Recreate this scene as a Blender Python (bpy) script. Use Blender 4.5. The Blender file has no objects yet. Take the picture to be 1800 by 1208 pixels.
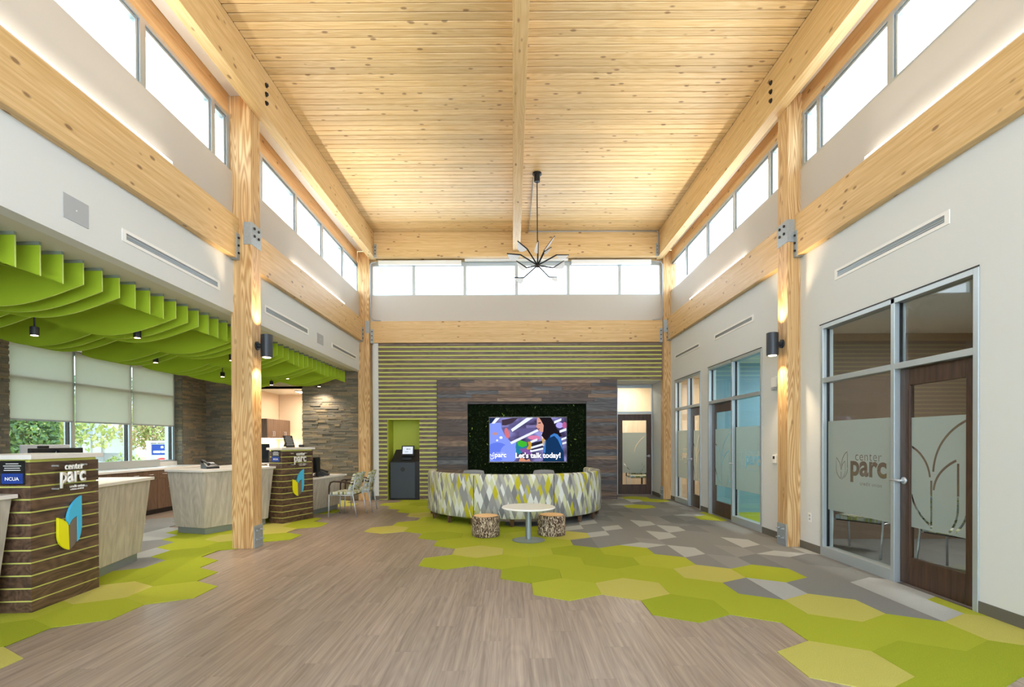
import bpy, math, random
from mathutils import Vector, Matrix

random.seed(7)
sc = bpy.context.scene
COL = sc.collection
# ---------------------------------------------------------------- camera
CAM_H, FPX, CYPX, PITCH, YAW, ROLL = 1.42, 886.0, 781.414, -0.0063, 0.0024, 0.0034
RC = Matrix.Rotation(YAW, 3, 'Z') @ Matrix.Rotation(PITCH, 3, 'X') @ Matrix.Rotation(ROLL, 3, 'Y')
cam_d = bpy.data.cameras.new('camera'); cam = bpy.data.objects.new('camera', cam_d); COL.objects.link(cam)
cam_d.sensor_width = 36.0; cam_d.lens = 36.0 * FPX / 1800.0
cam_d.shift_y = (CYPX - 604.0) / 1800.0; cam_d.clip_start = 0.05; cam_d.clip_end = 400
r_, f_, u_ = RC.col[0], RC.col[1], RC.col[2]
cam.matrix_world = Matrix(((r_[0], u_[0], -f_[0], 0), (r_[1], u_[1], -f_[1], 0), (r_[2], u_[2], -f_[2], CAM_H), (0, 0, 0, 1)))
sc.camera = cam
# ---------------------------------------------------------------- world, exposure
sc.view_settings.view_transform = 'Standard'; sc.view_settings.look = 'None'
sc.view_settings.gamma = 1.0; sc.view_settings.use_curve_mapping = False
sc.view_settings.exposure = 1.68
sc.cycles.use_denoising = True
sc.cycles.max_bounces = 10; sc.cycles.diffuse_bounces = 6; sc.cycles.glossy_bounces = 4
sc.cycles.transparent_max_bounces = 16; sc.cycles.transmission_bounces = 6
sc.cycles.sample_clamp_indirect = 6.0
sc.cycles.caustics_reflective = False; sc.cycles.caustics_refractive = False
W = bpy.data.worlds.new('overcast_sky'); sc.world = W; W.use_nodes = True
bg = W.node_tree.nodes['Background']
bg.inputs[0].default_value = (0.80, 0.90, 1.0, 1); bg.inputs[1].default_value = 2.6

# ---------------------------------------------------------------- helpers
def floor_px(x, y, z=0.0):
    d = RC @ Vector(((x - 900) / FPX, 1.0, -(y - CYPX) / FPX)); t = (z - CAM_H) / d.z
    return Vector((d.x * t, d.y * t, z))
def plane_px(x, y, X=None, Y=None):
    d = RC @ Vector(((x - 900) / FPX, 1.0, -(y - CYPX) / FPX))
    t = X / d.x if X is not None else Y / d.y
    return Vector((d.x * t, d.y * t, CAM_H + d.z * t))
def lin(c):
    return c / 12.92 if c <= 0.04045 else ((c + 0.055) / 1.055) ** 2.4
def rgb(r, g, b):
    return (lin(r / 255), lin(g / 255), lin(b / 255), 1.0)

class MB:
    def __init__(s):
        s.v = []; s.f = []; s.mi = []; s.uv = None
    def add(s, vs, fs, mi=0):
        o = len(s.v); s.v += [tuple(p) for p in vs]
        s.f += [tuple(i + o for i in f) for f in fs]; s.mi += [mi] * len(fs)
        return s
    def box(s, x0, x1, y0, y1, z0, z1, mi=0):
        return s.add([(x0,y0,z0),(x1,y0,z0),(x1,y1,z0),(x0,y1,z0),(x0,y0,z1),(x1,y0,z1),(x1,y1,z1),(x0,y1,z1)],
                     [(0,3,2,1),(4,5,6,7),(0,1,5,4),(1,2,6,5),(2,3,7,6),(3,0,4,7)], mi)
    def hexa(s, b, t, mi=0):
        """prism/frustum between two same-length loops (counter-clockwise seen from the t side)"""
        n = len(b)
        fs = [tuple(reversed(range(n))), tuple(range(n, 2 * n))]
        fs += [(i, (i + 1) % n, n + (i + 1) % n, n + i) for i in range(n)]
        return s.add(list(b) + list(t), fs, mi)
    def prism(s, poly, z0, z1, mi=0):
        return s.hexa([(x, y, z0) for x, y in poly], [(x, y, z1) for x, y in poly], mi)
    def obox(s, c, ux, half, mi=0):
        """box centred at c, ux = unit dir in XY of its x axis, half=(hx,hy,hz)"""
        ux = Vector((ux[0], ux[1], 0)).normalized(); uy = Vector((-ux.y, ux.x, 0)); uz = Vector((0, 0, 1)); c = Vector(c)
        P = []
        for sz in (-1, 1):
            for sx, sy in ((-1,-1),(1,-1),(1,1),(-1,1)):
                P.append(c + ux * half[0] * sx + uy * half[1] * sy + uz * half[2] * sz)
        return s.add(P, [(0,3,2,1),(4,5,6,7),(0,1,5,4),(1,2,6,5),(2,3,7,6),(3,0,4,7)], mi)
    def frame(s, o, ux, uy, uz, half, mi=0):
        o, ux, uy, uz = map(Vector, (o, ux, uy, uz)); P = []
        for sz in (-1, 1):
            for sx, sy in ((-1,-1),(1,-1),(1,1),(-1,1)):
                P.append(o + ux * half[0] * sx + uy * half[1] * sy + uz * half[2] * sz)
        return s.add(P, [(0,3,2,1),(4,5,6,7),(0,1,5,4),(1,2,6,5),(2,3,7,6),(3,0,4,7)], mi)
    def tube(s, pts, r, seg=10, mi=0, caps=True):
        pts = [Vector(p) for p in pts]; n = len(pts); rs = r if isinstance(r, (list, tuple)) else [r] * n
        o = len(s.v); prev = None
        for i, p in enumerate(pts):
            d = (pts[min(i + 1, n - 1)] - pts[max(i - 1, 0)]).normalized()
            if prev is None:
                a = Vector((0, 0, 1)) if abs(d.z) < 0.9 else Vector((1, 0, 0)); e1 = d.cross(a).normalized()
            else:
                e1 = (prev - d * prev.dot(d)).normalized()
            prev = e1; e2 = d.cross(e1)
            for k in range(seg):
                t = 2 * math.pi * k / seg
                s.v.append(tuple(p + (e1 * math.cos(t) + e2 * math.sin(t)) * rs[i]))
        for i in range(n - 1):
            for k in range(seg):
                a, b = o + i * seg + k, o + i * seg + (k + 1) % seg
                s.f.append((a, b, b + seg, a + seg)); s.mi.append(mi)
        if caps:
            s.f.append(tuple(reversed(range(o, o + seg)))); s.mi.append(mi)
            s.f.append(tuple(range(o + (n - 1) * seg, o + n * seg))); s.mi.append(mi)
        return s
    def cyl(s, c, r, z0, z1, seg=24, mi=0):
        return s.tube([(c[0], c[1], z0), (c[0], c[1], z1)], r, seg, mi)
    def lathe(s, prof, c=(0, 0), seg=32, mi=0):
        o = len(s.v)
        for (r, z) in prof:
            for k in range(seg):
                t = 2 * math.pi * k / seg; s.v.append((c[0] + r * math.cos(t), c[1] + r * math.sin(t), z))
        n = len(prof)
        for i in range(n - 1):
            for k in range(seg):
                a, b = o + i * seg + k, o + i * seg + (k + 1) % seg
                s.f.append((a, b, b + seg, a + seg)); s.mi.append(mi)
        s.f.append(tuple(reversed(range(o, o + seg)))); s.mi.append(mi)
        s.f.append(tuple(range(o + (n - 1) * seg, o + n * seg))); s.mi.append(mi)
        return s
    def mesh(s, name):
        me = bpy.data.meshes.new(name); me.from_pydata(s.v, [], s.f)
        if any(s.mi): me.polygons.foreach_set('material_index', s.mi)
        if s.uv:
            l = me.uv_layers.new(name='uv')
            for lp in me.loops: l.data[lp.index].uv = s.uv[lp.vertex_index]
        me.validate(); me.update(); return me
    def build(s, name, mat, parent=None, smooth=False, bevel=0.0, seg=2):
        return link(name, s.mesh(name), mat, parent, smooth, bevel, seg)

def link(name, me, mat, parent=None, smooth=False, bevel=0.0, seg=2):
    o = bpy.data.objects.new(name, me); COL.objects.link(o)
    if mat is not None and not me.materials:
        for m in (mat if isinstance(mat, (list, tuple)) else [mat]): me.materials.append(m)
    if smooth:
        for p in me.polygons: p.use_smooth = True
    if bevel:
        b = o.modifiers.new('bevel', 'BEVEL'); b.width = bevel; b.segments = seg; b.limit_method = 'ANGLE'; b.angle_limit = math.radians(40)
        b.harden_normals = False
    if parent is not None: attach(o, parent)
    return o
def attach(o, parent):
    o.parent = parent; o.matrix_parent_inverse = parent.matrix_basis.inverted()
def tag(o, label=None, cat=None, group=None, kind=None):
    if label: o['label'] = label
    if cat: o['category'] = cat
    if group: o['group'] = group
    if kind: o['kind'] = kind
    return o
def thing(name, loc, label=None, cat=None, group=None, rz=0.0, kind=None):
    o = bpy.data.objects.new(name, None); COL.objects.link(o); o.empty_display_size = 0.1
    o.location = loc; o.rotation_euler = (0, 0, rz)
    o.matrix_basis = Matrix.Translation(loc) @ Matrix.Rotation(rz, 4, 'Z')
    return tag(o, label, cat, group, kind)
def copy_tree(o, parent=None):
    c = o.copy(); COL.objects.link(c)
    if parent is not None: c.parent = parent
    for ch in [x for x in list(bpy.data.objects) if x.parent == o]: copy_tree(ch, c)
    return c
def struct(name, mb, mat, bevel=0.0):
    return tag(mb.build(name, mat, None, False, bevel), kind='structure')

# ---- text as mesh; loops for cut-outs
def text_mesh(body, size=1.0, bold=0.0, extrude=0.0, spacing=1.0):
    cu = bpy.data.curves.new('text', 'FONT'); cu.body = body; cu.size = size; cu.offset = bold; cu.extrude = extrude
    cu.space_character = spacing; cu.align_x = 'LEFT'; cu.resolution_u = 4
    o = bpy.data.objects.new('text', cu); COL.objects.link(o)
    bpy.context.view_layer.update()
    dg = bpy.context.evaluated_depsgraph_get()
    me = bpy.data.meshes.new_from_object(o.evaluated_get(dg))
    bpy.data.objects.remove(o); bpy.data.curves.remove(cu)
    return me
def place_text(name, body, c, right, up, width=None, height=None, mat=None, parent=None, bold=0.0, extrude=0.0, spacing=1.0):
    """text centred at c, scaled to width (or height) in metres"""
    me = text_mesh(body, 1.0, bold, 0.0, spacing)
    xs = [v.co.x for v in me.vertices]; ys = [v.co.y for v in me.vertices]
    w, h = max(xs) - min(xs), max(ys) - min(ys)
    sx = width / w if width else height / h
    sy = height / h if height else sx
    cx, cy = (max(xs) + min(xs)) / 2, (max(ys) + min(ys)) / 2
    right, up, c = Vector(right).normalized(), Vector(up).normalized(), Vector(c); nrm = right.cross(up)
    if extrude:
        import bmesh
        bm = bmesh.new(); bm.from_mesh(me)
        g = bmesh.ops.extrude_face_region(bm, geom=bm.faces[:])
        for e in g['geom']:
            if isinstance(e, bmesh.types.BMVert): e.co.z += extrude / sx
        bm.to_mesh(me); bm.free()
    for v in me.vertices:
        v.co = c + right * (v.co.x - cx) * sx + up * (v.co.y - cy) * sy + nrm * v.co.z * sx
    for p in me.polygons: p.material_index = 0
    me.materials.clear()
    return link(name, me, mat, parent)
def text_loops(body, width, cx, cy, bold=0.0, spacing=1.0):
    me = text_mesh(body, 1.0, bold, 0.0, spacing)
    cnt = {}
    for p in me.polygons:
        for a, b in p.edge_keys: cnt[(a, b)] = cnt.get((a, b), 0) + 1
    # weld by position first
    key = {}; wid = []
    for v in me.vertices:
        k = (round(v.co.x, 5), round(v.co.y, 5)); wid.append(key.setdefault(k, len(key)))
    pos = {i: k for k, i in key.items()}
    cnt = {}
    for p in me.polygons:
        vs = [wid[i] for i in p.vertices]
        for a, b in zip(vs, vs[1:] + vs[:1]):
            e = (min(a, b), max(a, b)); cnt[e] = cnt.get(e, 0) + 1
    adj = {}
    for (a, b), n in cnt.items():
        if n == 1 and a != b: adj.setdefault(a, []).append(b); adj.setdefault(b, []).append(a)
    loops = []; used = set()
    for st in list(adj):
        if st in used: continue
        lp = [st]; used.add(st); cur = st
        while True:
            nx = [q for q in adj[cur] if q not in used]
            if not nx: break
            cur = nx[0]; used.add(cur); lp.append(cur)
        if len(lp) > 2: loops.append([pos[i] for i in lp])
    xs = [p[0] for l in loops for p in l]; ys = [p[1] for l in loops for p in l]
    s = width / (max(xs) - min(xs)); mx, my = (max(xs) + min(xs)) / 2, (max(ys) + min(ys)) / 2
    bpy.data.meshes.remove(me)
    return [[(cx + (x - mx) * s, cy + (y - my) * s) for x, y in l] for l in loops]
def filled_loops(name, loops, o, right, up, mat, parent=None):
    """flat sheet from 2D loops, inner loops become holes"""
    cu = bpy.data.curves.new(name, 'CURVE'); cu.dimensions = '2D'; cu.fill_mode = 'FRONT'
    for l in loops:
        sp = cu.splines.new('POLY'); sp.points.add(len(l) - 1); sp.use_cyclic_u = True
        for p, (x, y) in zip(sp.points, l): p.co = (x, y, 0, 1)
    ob = bpy.data.objects.new(name, cu); COL.objects.link(ob); bpy.context.view_layer.update()
    me = bpy.data.meshes.new_from_object(ob.evaluated_get(bpy.context.evaluated_depsgraph_get()))
    bpy.data.objects.remove(ob); bpy.data.curves.remove(cu)
    o, right, up = Vector(o), Vector(right), Vector(up)
    for v in me.vertices: v.co = o + right * v.co.x + up * v.co.y
    me.materials.clear(); me.name = name
    return link(name, me, mat, parent)
def stroke(pts, w):
    """closed outline of a polyline of width w"""
    L, Rr = [], []
    n = len(pts)
    for i, p in enumerate(pts):
        a, b = pts[max(i - 1, 0)], pts[min(i + 1, n - 1)]
        dx, dy = b[0] - a[0], b[1] - a[1]; l = math.hypot(dx, dy) or 1
        nx, ny = -dy / l * w / 2, dx / l * w / 2
        L.append((p[0] + nx, p[1] + ny)); Rr.append((p[0] - nx, p[1] - ny))
    return L + Rr[::-1]
def bez(p0, p1, p2, p3, n=12):
    out = []
    for i in range(n + 1):
        t = i / n; a, b, c, d = (1-t)**3, 3*t*(1-t)**2, 3*t*t*(1-t), t**3
        out.append((a*p0[0]+b*p1[0]+c*p2[0]+d*p3[0], a*p0[1]+b*p1[1]+c*p2[1]+d*p3[1]))
    return out

# ---------------------------------------------------------------- materials
def newmat(name):
    m = bpy.data.materials.new(name); m.use_nodes = True
    nt = m.node_tree; return m, nt, nt.nodes['Principled BSDF']
def plain(name, c, rough=0.6, metal=0.0, spec=0.5, bump=0.0, bscale=80.0, var=0.0, coat=0.0):
    m, nt, b = newmat(name)
    b.inputs['Base Color'].default_value = c; b.inputs['Roughness'].default_value = rough
    b.inputs['Metallic'].default_value = metal; b.inputs['Specular IOR Level'].default_value = spec
    b.inputs['Coat Weight'].default_value = coat
    if bump or var:
        tc = nt.nodes.new('ShaderNodeTexCoord'); n = nt.nodes.new('ShaderNodeTexNoise'); n.inputs['Scale'].default_value = bscale
        n.inputs['Detail'].default_value = 4
        nt.links.new(tc.outputs['Object'], n.inputs['Vector'])
        if bump:
            bp = nt.nodes.new('ShaderNodeBump'); bp.inputs['Strength'].default_value = bump; bp.inputs['Distance'].default_value = 0.01
            nt.links.new(n.outputs['Fac'], bp.inputs['Height']); nt.links.new(bp.outputs['Normal'], b.inputs['Normal'])
        if var:
            mx = nt.nodes.new('ShaderNodeMix'); mx.data_type = 'RGBA'
            mx.inputs['A'].default_value = tuple(v * (1 - var) for v in c[:3]) + (1,); mx.inputs['B'].default_value = tuple(min(1, v * (1 + var)) for v in c[:3]) + (1,)
            nt.links.new(n.outputs['Fac'], mx.inputs['Factor']); nt.links.new(mx.outputs['Result'], b.inputs['Base Color'])
    return m
def emit(name, c, s):
    m = bpy.data.materials.new(name); m.use_nodes = True; nt = m.node_tree; nt.nodes.clear()
    e = nt.nodes.new('ShaderNodeEmission'); e.inputs[0].default_value = c; e.inputs[1].default_value = s
    o = nt.nodes.new('ShaderNodeOutputMaterial'); nt.links.new(e.outputs[0], o.inputs[0]); return m
def wood(name, cols, axis, along=0.5, across=16.0, rough=0.5, knots=0.0, objvar=0.0, bump=0.15, rings=0.35, ringf=70.0, ramp=(0.25, 0.75), knotcol=rgb(104, 66, 36), coat=0.0):
    """procedural timber; axis = grain direction index; cols = [dark, light]; objvar = colour change per piece"""
    m, nt, b = newmat(name); N, L = nt.nodes, nt.links
    tc = N.new('ShaderNodeTexCoord'); oi = N.new('ShaderNodeObjectInfo')
    mul = N.new('ShaderNodeMath'); mul.operation = 'MULTIPLY'; mul.inputs[1].default_value = 37.0; L.new(oi.outputs['Random'], mul.inputs[0])
    ad = N.new('ShaderNodeVectorMath'); ad.operation = 'ADD'; L.new(tc.outputs['Object'], ad.inputs[0])
    cmb = N.new('ShaderNodeCombineXYZ'); [L.new(mul.outputs[0], cmb.inputs[i]) for i in range(3)]; L.new(cmb.outputs[0], ad.inputs[1])
    def mapped(sa, sx):
        mp = N.new('ShaderNodeMapping'); s = [sx, sx, sx]; s[axis] = sa; mp.inputs['Scale'].default_value = s
        L.new(ad.outputs[0], mp.inputs['Vector']); return mp.outputs[0]
    n1 = N.new('ShaderNodeTexNoise'); n1.inputs['Scale'].default_value = 1; n1.inputs['Detail'].default_value = 5; n1.inputs['Roughness'].default_value = 0.6
    L.new(mapped(along, across), n1.inputs['Vector'])
    n2 = N.new('ShaderNodeTexNoise'); n2.inputs['Scale'].default_value = 1; n2.inputs['Detail'].default_value = 3
    L.new(mapped(along * 4, across * 6), n2.inputs['Vector'])
    # growth rings: sine over a slowly distorted cross-grain field
    n3 = N.new('ShaderNodeTexNoise'); n3.inputs['Scale'].default_value = 1; n3.inputs['Detail'].default_value = 1
    L.new(mapped(along * 0.9, across * 0.22), n3.inputs['Vector'])
    sn = N.new('ShaderNodeMath'); sn.operation = 'MULTIPLY'; sn.inputs[1].default_value = ringf; L.new(n3.outputs['Fac'], sn.inputs[0])
    si = N.new('ShaderNodeMath'); si.operation = 'SINE'; L.new(sn.outputs[0], si.inputs[0])
    m1 = N.new('ShaderNodeMath'); m1.operation = 'MULTIPLY_ADD'; m1.inputs[1].default_value = rings * 0.3; L.new(si.outputs[0], m1.inputs[0]); L.new(n1.outputs['Fac'], m1.inputs[2])
    m2 = N.new('ShaderNodeMath'); m2.operation = 'MULTIPLY_ADD'; m2.inputs[1].default_value = 0.35; L.new(n2.outputs['Fac'], m2.inputs[0]); L.new(m1.outputs[0], m2.inputs[2])
    m3 = N.new('ShaderNodeMath'); m3.operation = 'SUBTRACT'; m3.inputs[1].default_value = 0.175; L.new(m2.outputs[0], m3.inputs[0])
    cr = N.new('ShaderNodeValToRGB'); L.new(m3.outputs[0], cr.inputs[0])
    cr.color_ramp.elements[0].position = ramp[0]; cr.color_ramp.elements[1].position = ramp[1]
    cr.color_ramp.elements[0].color = cols[0]; cr.color_ramp.elements[1].color = cols[1]
    out = cr.outputs[0]
    if objvar:
        hs = N.new('ShaderNodeHueSaturation'); mr = N.new('ShaderNodeMapRange')
        mr.inputs['To Min'].default_value = 1 - objvar; mr.inputs['To Max'].default_value = 1 + objvar
        L.new(oi.outputs['Random'], mr.inputs['Value']); L.new(mr.outputs[0], hs.inputs['Value']); L.new(out, hs.inputs['Color']); out = hs.outputs[0]
    if knots:
        vo = N.new('ShaderNodeTexVoronoi'); vo.inputs['Scale'].default_value = 1; L.new(mapped(3.4, 7.5), vo.inputs['Vector'])
        lt = N.new('ShaderNodeMapRange'); lt.inputs['From Min'].default_value = 0.09; lt.inputs['From Max'].default_value = 0.16
        lt.inputs['To Min'].default_value = knots; lt.inputs['To Max'].default_value = 0
        L.new(vo.outputs['Distance'], lt.inputs['Value'])
        mx = N.new('ShaderNodeMix'); mx.data_type = 'RGBA'; L.new(lt.outputs[0], mx.inputs['Factor']); L.new(out, mx.inputs['A']); mx.inputs['B'].default_value = knotcol
        out = mx.outputs['Result']
    L.new(out, b.inputs['Base Color']); b.inputs['Roughness'].default_value = rough; b.inputs['Coat Weight'].default_value = coat
    if bump:
        bp = N.new('ShaderNodeBump'); bp.inputs['Strength'].default_value = bump; bp.inputs['Distance'].default_value = 0.004
        L.new(m3.outputs[0], bp.inputs['Height']); L.new(bp.outputs['Normal'], b.inputs['Normal'])
    return m
def glass(name, tint=(0.93, 0.97, 0.96, 1), ior=1.5):
    m = bpy.data.materials.new(name); m.use_nodes = True; nt = m.node_tree; nt.nodes.clear(); N, L = nt.nodes, nt.links
    t = N.new('ShaderNodeBsdfTransparent'); t.inputs[0].default_value = tint
    g = N.new('ShaderNodeBsdfGlossy'); g.inputs['Roughness'].default_value = 0.0
    lw = N.new('ShaderNodeLayerWeight'); lw.inputs[0].default_value = 0.5
    r0 = ((ior - 1) / (ior + 1)) ** 2
    pw = N.new('ShaderNodeMath'); pw.operation = 'POWER'; pw.inputs[1].default_value = 5.0; L.new(lw.outputs['Facing'], pw.inputs[0])
    fr = N.new('ShaderNodeMath'); fr.operation = 'MULTIPLY_ADD'; fr.inputs[1].default_value = 1 - r0; fr.inputs[2].default_value = r0; L.new(pw.outputs[0], fr.inputs[0])
    mx = N.new('ShaderNodeMixShader'); o = N.new('ShaderNodeOutputMaterial')
    L.new(fr.outputs[0], mx.inputs[0]); L.new(t.outputs[0], mx.inputs[1]); L.new(g.outputs[0], mx.inputs[2]); L.new(mx.outputs[0], o.inputs[0])
    return m
def translucent(name, c, tr=0.5, clear=0.0):
    m = bpy.data.materials.new(name); m.use_nodes = True; nt = m.node_tree; nt.nodes.clear(); N, L = nt.nodes, nt.links
    d = N.new('ShaderNodeBsdfDiffuse'); d.inputs[0].default_value = c
    t = N.new('ShaderNodeBsdfTranslucent'); t.inputs[0].default_value = c
    mx = N.new('ShaderNodeMixShader'); mx.inputs[0].default_value = tr; o = N.new('ShaderNodeOutputMaterial')
    L.new(d.outputs[0], mx.inputs[1]); L.new(t.outputs[0], mx.inputs[2]); out = mx.outputs[0]
    if clear:
        tp = N.new('ShaderNodeBsdfTransparent'); m2 = N.new('ShaderNodeMixShader'); m2.inputs[0].default_value = clear
        L.new(out, m2.inputs[1]); L.new(tp.outputs[0], m2.inputs[2]); out = m2.outputs[0]
    L.new(out, o.inputs[0]); return m
def harlequin(name, w, h, cols, seed=0.0):
    """woven lozenge fabric; uses the mesh's uv (metres)"""
    m, nt, b = newmat(name); N, L = nt.nodes, nt.links
    uv = N.new('ShaderNodeUVMap'); uv.uv_map = 'uv'
    sp = N.new('ShaderNodeSeparateXYZ'); L.new(uv.outputs[0], sp.inputs[0])
    def M(op, a, bb):
        n = N.new('ShaderNodeMath'); n.operation = op
        for i, q in enumerate((a, bb)):
            if q is None: continue
            if isinstance(q, (int, float)): n.inputs[i].default_value = q
            else: L.new(q, n.inputs[i])
        return n.outputs[0]
    u = M('DIVIDE', sp.outputs[0], w); v = M('DIVIDE', sp.outputs[1], h)
    a = M('FLOOR', M('ADD', u, v), None); c = M('FLOOR', M('SUBTRACT', u, v), None)
    fa = M('FRACT', M('ADD', u, v), None)
    # split each lozenge in two slivers at a varying place
    cb = N.new('ShaderNodeCombineXYZ'); L.new(a, cb.inputs[0]); L.new(c, cb.inputs[1]); cb.inputs[2].default_value = seed
    wn = N.new('ShaderNodeTexWhiteNoise'); wn.noise_dimensions = '3D'; L.new(cb.outputs[0], wn.inputs['Vector'])
    s2 = M('GREATER_THAN', fa, M('ADD', M('MULTIPLY', wn.outputs['Value'], 0.5), 0.4))
    cb2 = N.new('ShaderNodeCombineXYZ'); L.new(a, cb2.inputs[0]); L.new(c, cb2.inputs[1]); L.new(M('ADD', M('MULTIPLY', s2, 3.7), seed), cb2.inputs[2])
    w2 = N.new('ShaderNodeTexWhiteNoise'); w2.noise_dimensions = '3D'; L.new(cb2.outputs[0], w2.inputs['Vector'])
    cr = N.new('ShaderNodeValToRGB'); cr.color_ramp.interpolation = 'CONSTANT'
    els = cr.color_ramp.elements
    while len(els) < len(cols): els.new(0.5)
    for i, (e, (p, cc)) in enumerate(zip(els, cols)): e.position = p; e.color = cc
    L.new(w2.outputs['Value'], cr.inputs[0]); L.new(cr.outputs[0], b.inputs['Base Color'])
    b.inputs['Roughness'].default_value = 0.9; b.inputs['Specular IOR Level'].default_value = 0.2
    return m

MT = {}
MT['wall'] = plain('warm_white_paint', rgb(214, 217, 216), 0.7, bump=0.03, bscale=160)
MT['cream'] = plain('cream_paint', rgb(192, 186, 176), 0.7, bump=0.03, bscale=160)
MT['white'] = plain('white_paint', rgb(235, 235, 232), 0.5)
MT['soffit'] = plain('soffit_paint', rgb(200, 198, 184), 0.8)
MT['tan'] = plain('tan_paint', rgb(216, 196, 170), 0.7)
MT['taupe'] = plain('taupe_paint', rgb(126, 108, 92), 0.7)
MT['blue'] = plain('blue_paint', rgb(130, 170, 190), 0.7)
MT['lime'] = plain('lime_paint', rgb(196, 204, 70), 0.55)
MT['limestrip'] = plain('lime_strip', rgb(228, 230, 120), 0.55)
MT['base'] = plain('grey_rubber_base', rgb(98, 95, 86), 0.6)
PINE = [rgb(196, 158, 102), rgb(222, 191, 140)]
MT['beam_y'] = wood('glulam_along_room', PINE, 1, 0.7, 34, 0.5, knots=0.75, rings=0.22)
MT['beam_x'] = wood('glulam_across_room', PINE, 0, 0.7, 34, 0.5, knots=0.75, rings=0.22)
MT['post'] = wood('glulam_post', [rgb(178, 134, 82), rgb(220, 186, 134)], 2, 0.6, 30, 0.5, rings=0.75, ringf=130.0, knots=0.4)
MT['ceil'] = wood('pine_ceiling_board', [rgb(201, 167, 112), rgb(227, 200, 152)], 0, 0.8, 34, 0.45, knots=0.7, objvar=0.11, rings=0.3)
MT['lvt'] = wood('grey_brown_plank', [rgb(124, 109, 98), rgb(172, 157, 144)], 1, 0.8, 34, 0.34, objvar=0.09, rings=0.14, bump=0.04)
MT['walnut_y'] = wood('walnut_slat_front', [rgb(56, 40, 31), rgb(112, 86, 66)], 1, 1.6, 22, 0.45, objvar=0.08)
MT['walnut_x'] = wood('walnut_slat_wall', [rgb(84, 69, 58), rgb(132, 113, 97)], 0, 1.2, 22, 0.5, objvar=0.08)
MT['door'] = wood('dark_stained_door', [rgb(50, 35, 27), rgb(84, 61, 47)], 2, 1.0, 18, 0.35, rings=0.2)
MT['oak'] = wood('pale_oak_laminate', [rgb(164, 156, 143), rgb(204, 197, 184)], 2, 1.1, 16, 0.45, rings=0.2)
MT['cabinet'] = wood('walnut_cabinet', [rgb(70, 52, 42), rgb(112, 86, 68)], 2, 1.0, 18, 0.4, rings=0.2, objvar=0.05)
for i, (a, c) in enumerate([((50, 50, 55), (86, 86, 92)), ((84, 68, 58), (132, 108, 92)), ((62, 55, 54), (104, 92, 88)), ((104, 86, 74), (156, 132, 112)), ((70, 72, 78), (112, 114, 120))]):
    MT['barn%d' % i] = wood('reclaimed_plank_%d' % i, [rgb(*a), rgb(*c)], 0, 1.0, 20, 0.6, objvar=0.1, rings=0.4)
MT['alu'] = plain('clear_anodised_aluminium', rgb(186, 196, 200), 0.38, 0.55)
MT['steel'] = plain('galvanised_steel', rgb(164, 173, 178), 0.42, 0.4, bump=0.08, bscale=40, var=0.2)
MT['chrome'] = plain('satin_chrome', rgb(196, 201, 206), 0.3, 0.55)
MT['bolt'] = plain('dark_bolt', rgb(62, 58, 56), 0.45, 0.8)
MT['black'] = plain('black_metal', rgb(30, 30, 32), 0.45, 0.2)
MT['charcoal'] = plain('charcoal_sconce', rgb(52, 56, 62), 0.4, 0.3)
MT['plastic'] = plain('black_plastic', rgb(26, 27, 29), 0.4)
MT['graphite'] = plain('graphite_kiosk', rgb(58, 66, 74), 0.4, 0.1)
MT['greyplast'] = plain('grey_plastic', rgb(168, 172, 176), 0.5)
MT['quartz'] = plain('white_quartz', rgb(230, 226, 220), 0.25, var=0.03, bscale=60)
MT['whitelam'] = plain('white_laminate', rgb(246, 247, 250), 0.2)
MT['toe'] = plain('brushed_toe_kick', rgb(150, 160, 164), 0.4, 0.6)
MT['glass'] = glass('clear_glass')
MT['skyglass'] = glass('clerestory_glass', (0.97, 0.99, 1.0, 1), 1.3)
MT['tinted'] = glass('tinted_window_glass', (0.72, 0.765, 0.76, 1))  # tint put in to dim the overbright view outside
MT['acrylic'] = glass('clear_acrylic', (0.96, 0.97, 0.97, 1), 1.2)
MT['film'] = translucent('frosted_film', rgb(168, 180, 176), 0.42, 0.05)
MT['shade'] = translucent('roller_shade', rgb(226, 227, 218), 0.42, 0.0)
MT['leaf_acrylic'] = translucent('white_acrylic_leaf', rgb(236, 238, 240), 0.5, 0.1)
MT['felt'] = plain('green_felt', rgb(166, 192, 50), 0.95, spec=0.1, bump=0.1, bscale=300)
MT['feltedge'] = plain('green_felt_edge', rgb(204, 222, 128), 0.95, spec=0.1)
MT['felttop'] = plain('grey_felt_rail', rgb(130, 140, 125), 0.6)
MT['brownarm'] = plain('dark_brown_arm', rgb(58, 38, 30), 0.35)
MT['sofaleg'] = wood('walnut_leg', [rgb(78, 56, 42), rgb(120, 92, 70)], 2, 2, 30, 0.4)
MT['letter'] = plain('white_letter', rgb(244, 244, 242), 0.4)
MT['logo_blue'] = plain('logo_blue', rgb(72, 184, 226), 0.4)
MT['logo_yellow'] = plain('logo_yellow', rgb(232, 226, 20), 0.4)
MT['logo_taupe'] = plain('logo_taupe', rgb(118, 106, 92), 0.4)
MT['navy'] = plain('sign_blue', rgb(24, 62, 150), 0.4)
MT['signblack'] = plain('sign_black', rgb(22, 22, 24), 0.4)
HAR = [(0.0, rgb(150, 151, 150)), (0.3, rgb(172, 172, 168)), (0.42, rgb(222, 226, 222)), (0.6, rgb(206, 210, 170)), (0.74, rgb(188, 190, 150)), (0.82, rgb(190, 184, 48)), (0.9, rgb(128, 130, 132))]
MT['harlequin'] = harlequin('harlequin_fabric', 0.105, 0.30, HAR)
CH = [(0.0, rgb(176, 186, 182)), (0.25, rgb(214, 214, 190)), (0.5, rgb(172, 172, 96)), (0.68, rgb(120, 118, 74)), (0.8, rgb(196, 206, 214))]
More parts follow.
